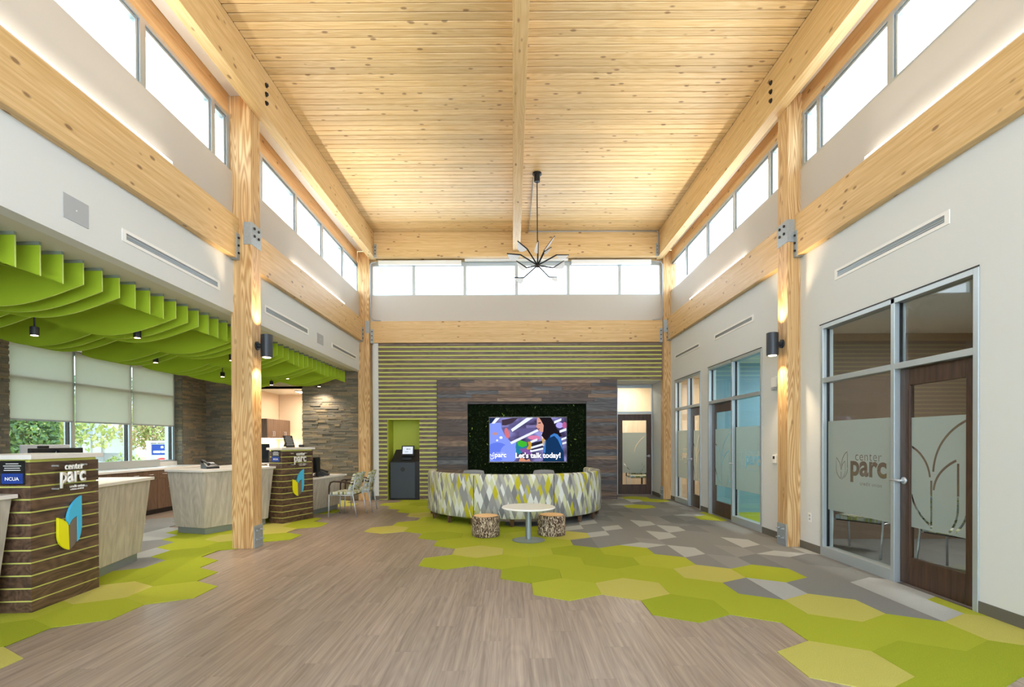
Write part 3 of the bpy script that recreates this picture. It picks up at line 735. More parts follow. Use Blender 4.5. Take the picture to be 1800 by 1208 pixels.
# ---- office fronts on the right wall
FX = WR + 0.02                    # outer face of the aluminium frame
def office_front(n, y0, y1, top, door_near, dw):
    """aluminium frame in the opening: a door and a sidelight below, two transoms above"""
    t = thing('window_%d' % n, (FX, (y0 + y1) / 2, 0), kind='structure')
    m, xa, xb, fw_, tb_ = 0.05, WR - 0.012, WR + 0.10, 0.05, 0.06
    ym = y0 + dw if door_near else y1 - dw        # mullion between door and sidelight
    ztr = 2.15
    for a, b in ((y0, y0 + m), (y1 - m, y1)): MB().box(xa, xb, a, b, 0, top).build('jamb', MT['alu'], t, bevel=0.003)
    MB().box(xa, xb, ym - 0.025, ym + 0.025, 0, top).build('mullion', MT['alu'], t, bevel=0.003)
    MB().box(xa, xb, y0 + m, y1 - m, top - 0.05, top).build('head_rail', MT['alu'], t, bevel=0.003)
    MB().box(xa - 0.004, xa, y0 - 0.01, y1 + 0.01, top, top + 0.012).build('reveal', MT['black'], t)
    da, db = (y0 + m, ym - 0.025) if door_near else (ym + 0.025, y1 - m)
    sa, sb = (ym + 0.025, y1 - m) if door_near else (y0 + m, ym - 0.025)
    for a, b in ((da, db), (sa, sb)): MB().box(xa, xb, a, b, ztr - 0.03, ztr + 0.03).build('transom_bar', MT['alu'], t, bevel=0.003)
    MB().box(xa, xb, sa, sb, 0, 0.12).build('bottom_rail', MT['alu'], t, bevel=0.003)
    gx = WR + 0.05
    for a, b, z0, z1 in ((da, db, ztr + 0.03, top - 0.05), (sa, sb, ztr + 0.03, top - 0.05), (sa, sb, 0.12, ztr - 0.03)):
        MB().box(gx, gx + 0.008, a, b, z0, z1).build('pane', MT['glass'], t)
        for yy in (a, b - 0.008): MB().box(gx - 0.012, gx + 0.02, yy, yy + 0.008, z0, z1).build('gasket', MT['black'], t)
    # frosted film with the clear-cut lettering on the sidelight
    wS = sb - sa - 0.03
    loops = [[(0, 0), (wS, 0), (wS, 1.075), (0, 1.075)]]
    lw = wS * 0.92; k = lw / 0.96
    if True:
        k = wS / 1.08; loops += emblem(0.154 * k, 0.39, 0.205 * k, 0.007, 0.32)
        loops += text_loops('center', 0.405 * k, 0.69 * k, 0.655, -0.012, 1.1)
        loops += text_loops('parc', 0.56 * k, 0.685 * k, 0.49, 0.03, 1.0)
        loops += text_loops('credit union', 0.33 * k, 0.73 * k, 0.365, -0.008, 1.12)
    # from the lobby the film reads left to right towards the camera: -y
    filled_loops('frosted_film', loops, (gx - 0.003, sb - 0.015, 0.575), (0, -1, 0), (0, 0, 1), MT['film'], t)
    # the door
    d = thing('door_%d' % n, (WR + 0.06, (da + db) / 2, 0), kind='structure')
    lx0, lx1 = WR + 0.045, WR + 0.09
    st = 0.125
    g = MB(); g.box(lx0, lx1, da + 0.004, da + st, 0.012, 2.115); g.box(lx0, lx1, db - st, db - 0.004, 0.012, 2.115)
    g.box(lx0, lx1, da + st, db - st, 1.95, 2.115); g.box(lx0, lx1, da + st, db - st, 0.012, 0.275)
    g.build('leaf', MT['door'], d, bevel=0.003)
    MB().box(lx0 + 0.02, lx0 + 0.026, da + st, db - st, 0.275, 1.95).build('pane', MT['glass'], d)
    wD = db - da - 2 * st
    loops = [[(0, 0), (wD, 0), (wD, 1.06), (0, 1.06)]]
    S = lambda x, y: (x * wD, y * 1.06)
    fe = 0.022
    def inside(p): return [(min(max(x, 0.004), wD - 0.004), min(max(y, 0.004), 1.056)) for x, y in p]
    for p in (bez(S(0.0, 0.735), S(0.2, 0.69), S(0.34, 0.58), S(0.36, 0.47)), bez(S(0.42, 0.52), S(0.44, 0.72), S(0.66, 0.88), S(1.0, 0.955)),
              [S(0.385, 0.44), S(0.385, 0.02)], bez(S(0.0, 0.30), S(0.06, 0.18), S(0.2, 0.10), S(0.35, 0.055)),
              bez(S(0.43, 0.36), S(0.44, 0.47), S(0.60, 0.57), S(0.82, 0.625)), [S(0.85, 0.60), S(0.85, 0.45)] + bez(S(0.85, 0.26), S(0.85, 0.15), S(0.79, 0.07), S(0.70, 0.02)),
              bez(S(1.0, 0.21), S(0.97, 0.14), S(0.90, 0.07), S(0.80, 0.03))):
        loops.append(inside(stroke(p, fe)))
    filled_loops('frosted_film', loops, (lx0 + 0.016, db - st, 0.575), (0, -1, 0), (0, 0, 1), MT['film'], d)
    hy = db - 0.06 if door_near else da + 0.06
    lever(d, (lx0, hy, 1.02), (-1, 0, 0), (0, -1 if not door_near else 1, 0))
    return t
office_front(7, *SF[0], True, 0.93)
office_front(8, *SF[1], False, 1.06)
office_front(9, *SF[2], True, 0.74)
# recess door (faces the camera)
d = thing('door_6', (3.19, 13.3, 0), kind='structure')
g = MB(); g.box(2.755, 2.88, 13.29, 13.335, 0.012, 2.12); g.box(3.512, 3.637, 13.29, 13.335, 0.012, 2.12); g.box(2.88, 3.512, 13.29, 13.335, 1.955, 2.12); g.box(2.88, 3.512, 13.29, 13.335, 0.012, 0.27)
g.build('leaf', MT['door'], d, bevel=0.003)
MB().box(2.88, 3.512, 13.31, 13.316, 0.27, 1.955).build('pane', MT['glass'], d)
wD = 0.632; S = lambda x, y: (x * wD, y * 1.06)
loops = [[(0, 0), (wD, 0), (wD, 1.06), (0, 1.06)]]
for p in (bez(S(0.05, 0.26), S(0.1, 0.20), S(0.2, 0.12), S(0.3, 0.08)), bez(S(0.95, 0.24), S(0.9, 0.14), S(0.85, 0.06), S(0.72, 0.02)), [S(0.82, 0.27), S(0.82, 0.17)], bez(S(0.5, 0.52), S(0.52, 0.66), S(0.66, 0.78), S(0.9, 0.9))):
    loops.append(stroke(p, 0.014))
filled_loops('frosted_film', loops, (2.88, 13.306, 0.575), (1, 0, 0), (0, 0, 1), MT['film'], d)
lever(d, (3.575, 13.29, 1.02), (0, -1, 0), (-1, 0, 0))

# ---- rooms behind the glass
def room(name, x0, x1, y0, y1, zc, mat, fmat, sides=None):
    s = sides or mat
    struct('wall_' + name, MB().box(x1, x1 + 0.1, y0 - 0.05, y1 + 0.05, -0.012, zc).box(x0, x1, y0 - 0.05, y0, -0.012, zc).box(x0, x1, y1, y1 + 0.05, -0.012, zc), mat)
    struct('ceiling_' + name, MB().box(x0, x1 + 0.1, y0 - 0.05, y1 + 0.05, zc, zc + 0.1), MT['white'])
    struct('floor_' + name, MB().box(x0, x1, y0, y1, -0.012, -0.002), fmat)
room('office_near', 3.955, 6.9, 3.3, 7.25, 2.95, MT['taupe'], MT['carpet_g1'])
room('office_middle', 3.955, 6.9, 7.4, 9.98, 2.95, MT['blue'], MT['carpet_lime1'])
room('office_far', 3.955, 6.9, 10.12, 12.3, 2.95, MT['tan'], MT['carpet_g1'])
g = MB(); g.box(1.6, 5.2, 15.6, 15.7, -0.012, 3.2); g.box(1.5, 1.6, 13.42, 15.7, -0.012, 3.2); g.box(5.2, 5.3, 13.42, 15.7, -0.012, 3.2); g.box(1.5, 2.38, 13.42, 13.47, -0.012, 3.2); g.box(3.95, 5.3, 13.42, 13.47, -0.012, 3.2)
struct('wall_meeting_room', g, MT['tan']); struct('ceiling_meeting_room', MB().box(1.5, 5.3, 13.42, 15.7, 3.2, 3.3), MT['white']); struct('floor_meeting_room', MB().box(1.6, 5.2, 13.3, 15.6, -0.012, -0.002), MT['carpet_g1'])

# ---- teller bay shell: window wall on the left, stone piers, back office
g = MB(); g.box(-7.95, -7.78, YF, 6.4, -0.012, 3.14); g.box(-7.95, -7.78, 6.4, 7.62, -0.012, 3.14); g.box(-7.95, -7.78, 11.48, 12.4, -0.012, 3.14); g.box(-7.95, -7.78, 7.62, 11.48, -0.012, 0.97); g.box(-7.95, -7.78, 7.62, 11.48, 3.02, 3.14)
struct('wall_left', g, MT['wall'])
t = thing('window_10', (-7.74, 9.55, 0.97), kind='structure')
xg = -7.78
MB().box(xg - 0.06, xg + 0.06, 7.62, 11.48, 0.97, 1.03).build('sill_rail', MT['alu'], t); MB().box(xg - 0.06, xg + 0.06, 7.62, 11.48, 2.96, 3.02).build('head_rail', MT['alu'], t)
wm = [7.65, 8.82, 10.15, 11.45]
for m in wm: MB().box(xg - 0.06, xg + 0.06, m - 0.04, m + 0.04, 1.03, 2.96).build('mullion', MT['alu'], t)
for a, b in zip(wm, wm[1:]):
    for z0, z1 in ((1.03, 2.42), (2.48, 2.96)): MB().box(xg - 0.006, xg + 0.006, a + 0.055, b - 0.055, z0, z1).build('pane', MT['tinted'], t)
    MB().box(xg - 0.06, xg + 0.06, a + 0.04, b - 0.04, 2.42, 2.48).build('transom_bar', MT['alu'], t)
    g = MB(); g.box(xg - 0.03, xg + 0.03, a + 0.04, a + 0.055, 1.03, 2.42); g.box(xg - 0.03, xg + 0.03, b - 0.055, b - 0.04, 1.03, 2.42); g.build('gasket', MT['bolt'], t)
for (a, b, lab) in ((7.66, 8.80, 'grey roller shade half down beside the narrow stone pier'), (8.86, 10.13, 'grey roller shade half down in the middle of the teller window'), (10.19, 11.44, 'grey roller shade half down beside the stone corner')):
    t = thing('roller_shade', (-7.70, (a + b) / 2, 3.0), lab, 'shade', 'roller shades on the teller window')
    MB().box(-7.706, -7.702, a, b, 1.80, 3.02).build('fabric', MT['shade'], t); MB().box(-7.712, -7.694, a, b, 1.775, 1.80).build('hem_bar', MT['greyplast'], t)
    MB().tube([(-7.69, a, 3.06), (-7.69, b, 3.06)], 0.035, 12).build('roller', MT['white'], t)
# ledger stone cladding: stuff (thousands of slivers)
STONES = [plain('ledge_stone_%d' % i, rgb(*c), 0.85, bump=0.5, bscale=30, var=0.25) for i, c in enumerate([(124, 115, 99), (136, 122, 100), (116, 111, 98), (146, 130, 104), (128, 119, 103), (108, 102, 89)])]
def ledger(mb, o, u, n, length, z0, z1, rr):
    """rows of thin stones on a face: o start, u along, n outward"""
    o, u, n = Vector(o), Vector(u), Vector(n); z = z0
    while z < z1 - 0.005:
        h = min(rr.uniform(0.028, 0.055), z1 - z); x = 0.0
        while x < length - 0.001:
            l = min(rr.uniform(0.10, 0.42), length - x)
            if length - x - l < 0.06: l = length - x
            d = rr.uniform(0.008, 0.034)
            c = o + u * (x + l / 2) + n * (d / 2 - 0.02) + Vector((0, 0, z + h / 2))
            mb.frame(c, u, n, (0, 0, 1), (l / 2 - 0.0015, d / 2 + 0.02, h / 2 - 0.0015), rr.randrange(6)); x += l
        z += h
def stone(name, loc, label, boxes, faces):
    t = thing(name, loc, label, 'stone wall'); mb = MB()
    for b in boxes: mb.box(*b)
    mb.build('core', STONES[5], t)
    rr = random.Random(int(loc[0] * 100)); mb = MB()
    for f in faces: ledger(mb, *f, rr)
    tag(mb.build('stone_veneer', STONES, t), kind='stuff')
stone('stone_pier', (-7.65, 7.2, 0), 'narrow stacked ledge stone pier beside the roller shades', [(-7.775, -7.56, 6.2, 7.53, 0, 3.13)], [((-7.56, 6.2, 0), (0, 1, 0), (1, 0, 0), 1.33, 0.0, 3.13), ((-7.775, 7.53, 0), (1, 0, 0), (0, 1, 0), 0.215, 0, 3.13)])
stone('stone_wall', (-7.0, 12.4, 0), 'stacked ledge stone inner corner between teller window and back office', [(-7.775, -7.565, 11.52, 12.38, 0, 3.13), (-7.565, -6.5, 12.38, 12.5, 0, 3.13)], [((-7.775, 11.52, 0), (1, 0, 0), (0, -1, 0), 0.21, 0, 3.13), ((-7.565, 11.52, 0), (0, 1, 0), (1, 0, 0), 0.86, 0, 3.13), ((-7.565, 12.38, 0), (1, 0, 0), (0, -1, 0), 1.06, 0, 3.13)])
stone('stone_wall', (-4.4, 12.4, 0), 'stacked ledge stone wall behind the guest chairs, next to the timber post', [(-5.13, -3.745, 12.30, 12.45, 0, 3.13)], [((-5.13, 12.30, 0), (1, 0, 0), (0, -1, 0), 1.385, 0, 3.13), ((-5.13, 12.45, 0), (0, -1, 0), (-1, 0, 0), 0.15, 0, 3.13)])
# back office
struct('wall_office_side', MB().box(-6.62, -6.51, 12.5, 14.1, -0.012, 2.74), MT['tan']); struct('wall_office_back', MB().box(-6.5, -4.2, 14.0, 14.1, -0.012, 2.74), MT['tan']); struct('wall_office_right', MB().box(-4.3, -4.2, 12.45, 14.0, -0.012, 2.74), MT['tan']); struct('wall_office_fascia', MB().box(-6.5, -5.13, 12.5, 12.52, 2.74, 3.14), MT['tan'])
struct('ceiling_back_office', MB().box(-6.6, -4.2, 12.5, 14.1, 2.74, 2.8), MT['white'])
struct('wall_teller_rear', MB().box(-7.95, -7.78, 12.4, 12.6, -0.012, 3.14).box(-4.2, -3.27, 12.45, 12.55, -0.012, 4.33).box(-3.85, -3.30, 12.42, 12.45, 3.14, 4.33), MT['wall'])
# ---- unseen end behind the camera: glazing added to let in frontal sky fill
g = MB(); g.box(-3.46, 3.633, YF - 0.1, YF, 0, 0.3); g.box(-3.46, 3.633, YF - 0.1, YF, 5.82, ZC); g.box(-3.46, -3.2, YF - 0.1, YF, 0.3, 5.82); g.box(3.4, 3.633, YF - 0.1, YF, 0.3, 5.82); g.box(-7.95, -3.46, YF - 0.1, YF, 0, 3.3)
struct('wall_front', g, MT['wall'])
t = thing('window_11', (0, YF - 0.05, 0.3), kind='structure')
fx = [-3.2, -1.9, -0.6, 0.7, 2.0, 3.4]
for m in fx: MB().box(m - 0.03, m + 0.03, YF - 0.1, YF, 0.3, 5.82).build('mullion', MT['alu'], t)
for a, b in zip(fx, fx[1:]):
    MB().box(a + 0.03, b - 0.03, YF - 0.1, YF, 2.6, 2.66).build('transom_bar', MT['alu'], t)
    MB().box(a + 0.03, b - 0.03, YF - 0.056, YF - 0.05, 0.3, 2.6).build('pane', MT['skyglass'], t); MB().box(a + 0.03, b - 0.03, YF - 0.056, YF - 0.05, 2.66, 5.82).build('pane', MT['skyglass'], t)
# ================================================================ THINGS ON WALLS AND CEILINGS
def vent(x, side, y0, y1, z0, z1, label):
    """linear slot diffuser; side = direction into the room"""
    z0 -= 0.015; z1 += 0.015
    t = thing('air_vent', (x, (y0 + y1) / 2, z0), label, 'vent')
    a, b = sorted((x, x + side * 0.008)); f = 0.03
    g = MB(); g.box(a, b, y0, y1, z0, z0 + f); g.box(a, b, y0, y1, z1 - f, z1); g.box(a, b, y0, y0 + f * 1.6, z0 + f, z1 - f); g.box(a, b, y1 - f * 1.6, y1, z0 + f, z1 - f)
    g.build('frame', MT['white'], t)
    MB().box(*sorted((x, x + side * 0.001)), y0 + f, y1 - f, z0 + f, z1 - f).build('slot', MT['toe'], t)
    n = 3; h = (z1 - z0 - 2 * f) / n
    for k in range(n):
        zz = z0 + f + (k + 0.5) * h; MB().box(*sorted((x + side * 0.002, x + side * 0.006)), y0 + f, y1 - f, zz - 0.002, zz + 0.002).build('blade', MT['greyplast'], t)
    return t
vent(WR, -1, 4.402, 5.965, 3.315, 3.41, 'long white slot vent above the frosted logo window and door')
vent(WR, -1, 7.975, 9.526, 3.32, 3.40, 'white slot vent above the office front with the blue room')
vent(WR, -1, 10.28, 11.828, 3.335, 3.41, 'white slot vent above the tan office front')
vent(WL, 1, 4.783, 6.376, 3.35, 3.44, 'long white slot vent under the long knotty beam on the teller side')
vent(WL, 1, 7.511, 9.137, 3.36, 3.46, 'white slot vent in the bulkhead between the sconce post and an access panel')
vent(WL, 1, 10.31, 11.915, 3.36, 3.44, 'white slot vent in the bulkhead nearest the slatted wall')
def panel(y0, y1, z0, z1, lab):
    t = thing('access_panel', (WL, (y0 + y1) / 2, z0), lab, 'panel')
    MB().box(WL, WL + 0.006, y0, y1, z0, z1).build('panel_face', MT['greyplast'], t, bevel=0.002)
    MB().tube([(WL + 0.006, (y0 + y1) / 2, (z0 + z1) / 2), (WL + 0.009, (y0 + y1) / 2, (z0 + z1) / 2)], 0.006, 10).build('key_cap', MT['white'], t)
panel(4.156, 4.406, 3.285, 3.49, 'square grey access panel under the long knotty beam on the teller side')
panel(9.534, 9.845, 3.297, 3.49, 'square grey access panel in the bulkhead between two slot vents')
# wall devices on the right wall
t = thing('motion_sensor', (WR, 7.31, 2.15), 'small white wall sensor high beside the timber post', 'sensor')
MB().box(WR - 0.035, WR, 7.25, 7.38, 2.19, 2.334).build('housing', MT['white'], t, bevel=0.008); MB().box(WR - 0.045, WR, 7.28, 7.36, 2.148, 2.19).build('lens', MT['greyplast'], t, bevel=0.005)
t = thing('thermostat', (WR, 7.32, 1.09), 'small white thermostat on the wall beside the timber post', 'thermostat')
MB().box(WR - 0.025, WR, 7.276, 7.365, 1.087, 1.207).build('housing', MT['white'], t, bevel=0.006); MB().box(WR - 0.027, WR - 0.025, 7.295, 7.345, 1.15, 1.19).build('display', MT['plastic'], t)
t = thing('power_outlet', (WR, 6.47, 0.37), 'white wall outlet low between timber post and office window', 'outlet')
MB().box(WR - 0.006, WR, 6.43, 6.50, 0.375, 0.49).build('cover_plate', MT['white'], t, bevel=0.002)
for z in (0.41, 0.455): MB().box(WR - 0.009, WR - 0.006, 6.45, 6.48, z - 0.014, z + 0.014).build('socket', MT['greyplast'], t)

# ---- LED strips on the lower beams
LED = emit('warm_led', (1.0, 0.93, 0.86, 1), 3.5)
def ledstrip(x, y0, y1, lab):
    t = thing('led_strip', (x, (y0 + y1) / 2, ZB1), lab, 'light strip', None)
    MB().box(x - 0.02, x + 0.02, y0, y1, ZB1, ZB1 + 0.012).build('channel', MT['white'], t)
    MB().box(x - 0.016, x + 0.016, y0 + 0.01, y1 - 0.01, ZB1 + 0.012, ZB1 + 0.034).build('diffuser', LED, t)
    L = bpy.data.lights.new('led_glow', 'AREA'); L.shape = 'RECTANGLE'; L.size = 0.03; L.size_y = y1 - y0 - 0.1; L.energy = 11 * (y1 - y0) / 2.5; L.spread = math.radians(115); L.color = (1.0, 0.95, 0.88)
    o = bpy.data.objects.new('led_glow', L); COL.objects.link(o); o.location = (x, (y0 + y1) / 2, ZB1 + 0.06); o.rotation_euler = (0, math.radians(138) * (-1 if x < 0 else 1), 0); attach(o, t)
ledstrip(BL - 0.024, 2.6, 5.40, 'glowing light strip on the long beam above the green baffles')
ledstrip(BL - 0.024, 8.42, 10.9, 'glowing light strip on the beam between post and slatted wall')
ledstrip(BR + 0.024, 2.6, 5.37, 'glowing light strip on the long beam above the frosted logo window')
ledstrip(BR + 0.024, 8.2, 10.66, 'glowing light strip on the beam above the blue and tan office fronts')

# ---- sconces
def spot(name, loc, rot, energy, angle, color, parent, blend=0.6, size=0.03):
    L = bpy.data.lights.new(name, 'SPOT'); L.energy = energy; L.spot_size = math.radians(angle); L.spot_blend = blend; L.color = color; L.shadow_soft_size = size
    o = bpy.data.objects.new(name, L); COL.objects.link(o); o.location = loc; o.rotation_euler = rot; attach(o, parent)
WARM = (1.0, 0.74, 0.46)
def sconce(x, i, y, lab):
    t = thing('cylinder_sconce', (x, y, 2.7), lab, 'lamp', 'cylinder sconces on the posts')
    cx = x + i * 0.135
    MB().lathe([(0.0, 2.565), (0.066, 2.565), (0.075, 2.57), (0.075, 2.865), (0.066, 2.87), (0.0, 2.87)], (cx, y), 28).build('cylinder', MT['charcoal'], t, smooth=False)
    g = MB(); g.tube([(x, y, 2.72), (x + i * 0.02, y, 2.72)], 0.058, 24); g.tube([(x, y, 2.72), (x + i * 0.07, y, 2.72)], 0.03, 16); g.build('mount', MT['charcoal'], t)
    MB().cyl((cx, y), 0.05, 2.559, 2.565).build('lens', emit('sconce_lens', (1, 0.8, 0.55, 1), 5), t)
    spot('down_light', (cx, y, 2.55), (0, 0, 0), 26, 95, WARM, t); spot('up_light', (cx, y, 2.885), (math.pi, 0, 0), 26, 95, WARM, t)
sconce(XL, 1, 6.81, 'charcoal cylinder sconce on the post between the teller desks'); sconce(XR, -1, 6.81, 'charcoal cylinder sconce on the post beside the office fronts')

# ---- green felt baffles below the teller soffit
def drop(s, u):
    w = 2 * math.pi * (u - 0.08) / 2.9
    return 0.235 + s * 0.17 * math.sin(w)
yb = [4.10 - 0.217 * 3 + 0.217 * k for k in range(0, 41)]
for k, y in enumerate(yb):
    if y > 12.22: break
    s = 1 if ((k - 3) // 3) % 2 == 1 else -1
    xe = -4.045; L = 2.8; n = 30
    t = thing('ceiling_baffle', (xe - L / 2, y, 3.14), 'lime green felt baffle with a wavy lower edge hung across the teller soffit', 'baffle', 'green felt baffles over the teller desks')
    P = [(xe - L * q / n, 3.115 - drop(s, L * q / n)) for q in range(n + 1)]
    mb = MB(); top = [(xe - L, 3.10), (xe, 3.10)]
    # strip of quads, front and back plus the edge
    vs = []
    for (x, z) in P:
        for yy in (y - 0.0065, y + 0.0065): vs += [(x, yy, 3.112), (x, yy, z)]
    fs = []
    for q in range(n):
        a, b = 4 * q, 4 * q + 4
        fs += [(a, a + 1, b + 1, b), (a + 2, b + 2, b + 3, a + 3), (a + 1, a + 3, b + 3, b + 1), (a, b, b + 2, a + 2)]
    fs += [(0, 2, 3, 1), (4 * n, 4 * n + 1, 4 * n + 3, 4 * n + 2)]
    mb.add(vs, fs); mb.mi = [1 if (i % 4 == 2 and i < 4 * n) or i == 4 * n else 0 for i in range(len(fs))]
    mb.build('felt_fin', [MT['felt'], MT['feltedge']], t)
    MB().box(xe - L, xe, y - 0.012, y + 0.012, 3.112, 3.14).build('rail', MT['felttop'], t)
# ---- small black down lights hanging through the baffles
for (px, py, zc) in ((71, 592, 2.55), (252, 597, 2.70), (266, 636, 2.74), (404, 633, 2.70), (389, 662, 2.70), (502, 665, 2.74), (474, 676, 2.76), (562, 680, 2.74)):
    p = floor_px(px, py, zc); yy = min(yb, key=lambda q: abs(q + 0.1085 - p.y)) + 0.1085; p.y = yy
    t = thing('pendant_downlight', (p.x, p.y, 3.14), 'small black cylinder downlight on a stem below the green baffles', 'lamp', 'black downlights over the teller desks')
    MB().tube([(p.x, p.y, zc + 0.08), (p.x, p.y, 3.138)], 0.008, 8).build('stem', MT['black'], t)
    MB().lathe([(0, zc), (0.036, zc), (0.04, zc + 0.004), (0.04, zc + 0.084), (0.034, zc + 0.09), (0, zc + 0.09)], (p.x, p.y), 20).build('can', MT['black'], t)
    MB().cyl((p.x, p.y), 0.03, zc - 0.004, zc, 16).build('lens', emit('can_lens', (1, 0.72, 0.45, 1), 6), t)
    spot('down_light', (p.x, p.y, zc - 0.01), (0, 0, 0), 30, 135, (1.0, 0.88, 0.74), t, 0.8)

# ---- leaf chandelier
hub = Vector((0.466, 9.425, 4.70))
t = thing('leaf_pendant', (0.461, 9.425, ZC), 'branching pendant lamp with white leaf panels on thin black arms', 'lamp')
MB().lathe([(0, 6.25), (0.05, 6.25), (0.055, 6.26), (0.055, 6.38), (0.085, 6.385), (0.085, 6.413), (0, 6.413)], (0.461, 9.425), 24).build('canopy', MT['black'], t)
MB().tube([(0.461, 9.425, 6.26), tuple(hub)], 0.010, 8).build('rod', MT['black'], t)
MB().lathe([(0, 4.66), (0.02, 4.66), (0.032, 4.68), (0.03, 4.72), (0.012, 4.75), (0, 4.75)], (hub.x, hub.y), 16).build('hub', MT['black'], t)
for (dx, dy, px, py, bx, by) in ((-0.574, -0.10, 891, 446, 915, 448), (-0.37, -0.45, 910, 424, 927, 438), (0.01, -0.50, 946, 424, 945.5, 445), (0.32, -0.48, 975, 415, 957, 440), (0.585, -0.10, 1000, 448.5, 978, 448.5), (0.49, 0.30, 991, 459, 972, 471), (-0.39, 0.42, 908, 459, 926, 471), (-0.43, 0.38, 904, 488, 921, 488), (0.36, 0.45, 979, 487, 965, 487), (0.25, -0.3, 969, 435, 957, 443)):
    tip = plane_px(px, py, Y=hub.y + dy); mid = plane_px(bx, by, Y=hub.y + dy * 0.55)
    a = MB().tube([hub, mid, tip], [0.013, 0.013, 0.011], 6).build('arm', MT['black'], t)
    ax = (tip - mid); sd = ax.cross(Vector((0, 0, 1))).cross(ax).normalized() * -1
    sd2 = (sd * 0.75 + ax.cross(Vector((0, 0, 1))).normalized() * 0.45)
    w = 0.14 if abs(ax.length) > 0.15 else 0.08
    loop = [mid + ax * q + sd2 * (w * math.sin(math.pi * (q * 0.9 + 0.05)) if 0.02 < q < 0.99 else 0) for q in (1.0, 0.85, 0.65, 0.45, 0.25, 0.08, 0.0)]
    nrm = ax.cross(sd2).normalized() * 0.003
    MB().hexa([p - nrm for p in loop], [p + nrm for p in loop]).build('leaf_panel', MT['leaf_acrylic'], a)
# ---- conduit runs
def pipe(pts, lab, r=0.012):
    o = MB().tube(pts, r, 8).build('conduit', MT['greyplast'], None, smooth=True); tag(o, lab, 'conduit')
pipe([(0.40, 9.55, 6.398), (0.385, 12.0, 6.398), (3.42, 12.0, 6.398)], 'thin conduit running from the leaf pendant along the ceiling to the corner')
pipe([(-3.30, 12.15, 5.74), (-3.40, 12.14, 5.72), (-3.425, 12.14, 5.66), (-3.425, 12.14, 4.42), (-3.36, 12.17, 4.35), (-3.2, 12.235, 4.35)], 'thin conduit down the post beside the slatted wall')
pipe([(3.42, 12.0, 6.39), (3.455, 12.0, 6.34), (3.455, 12.0, 5.84)], 'short conduit dropping over the roof beam end in the corner')
pipe([(3.40, 12.15, 5.74), (3.56, 12.14, 5.72), (3.60, 12.14, 5.66), (3.60, 12.14, 4.42), (3.56, 12.17, 4.36), (3.38, 12.235, 4.35)], 'thin conduit down the post beside the recessed door')

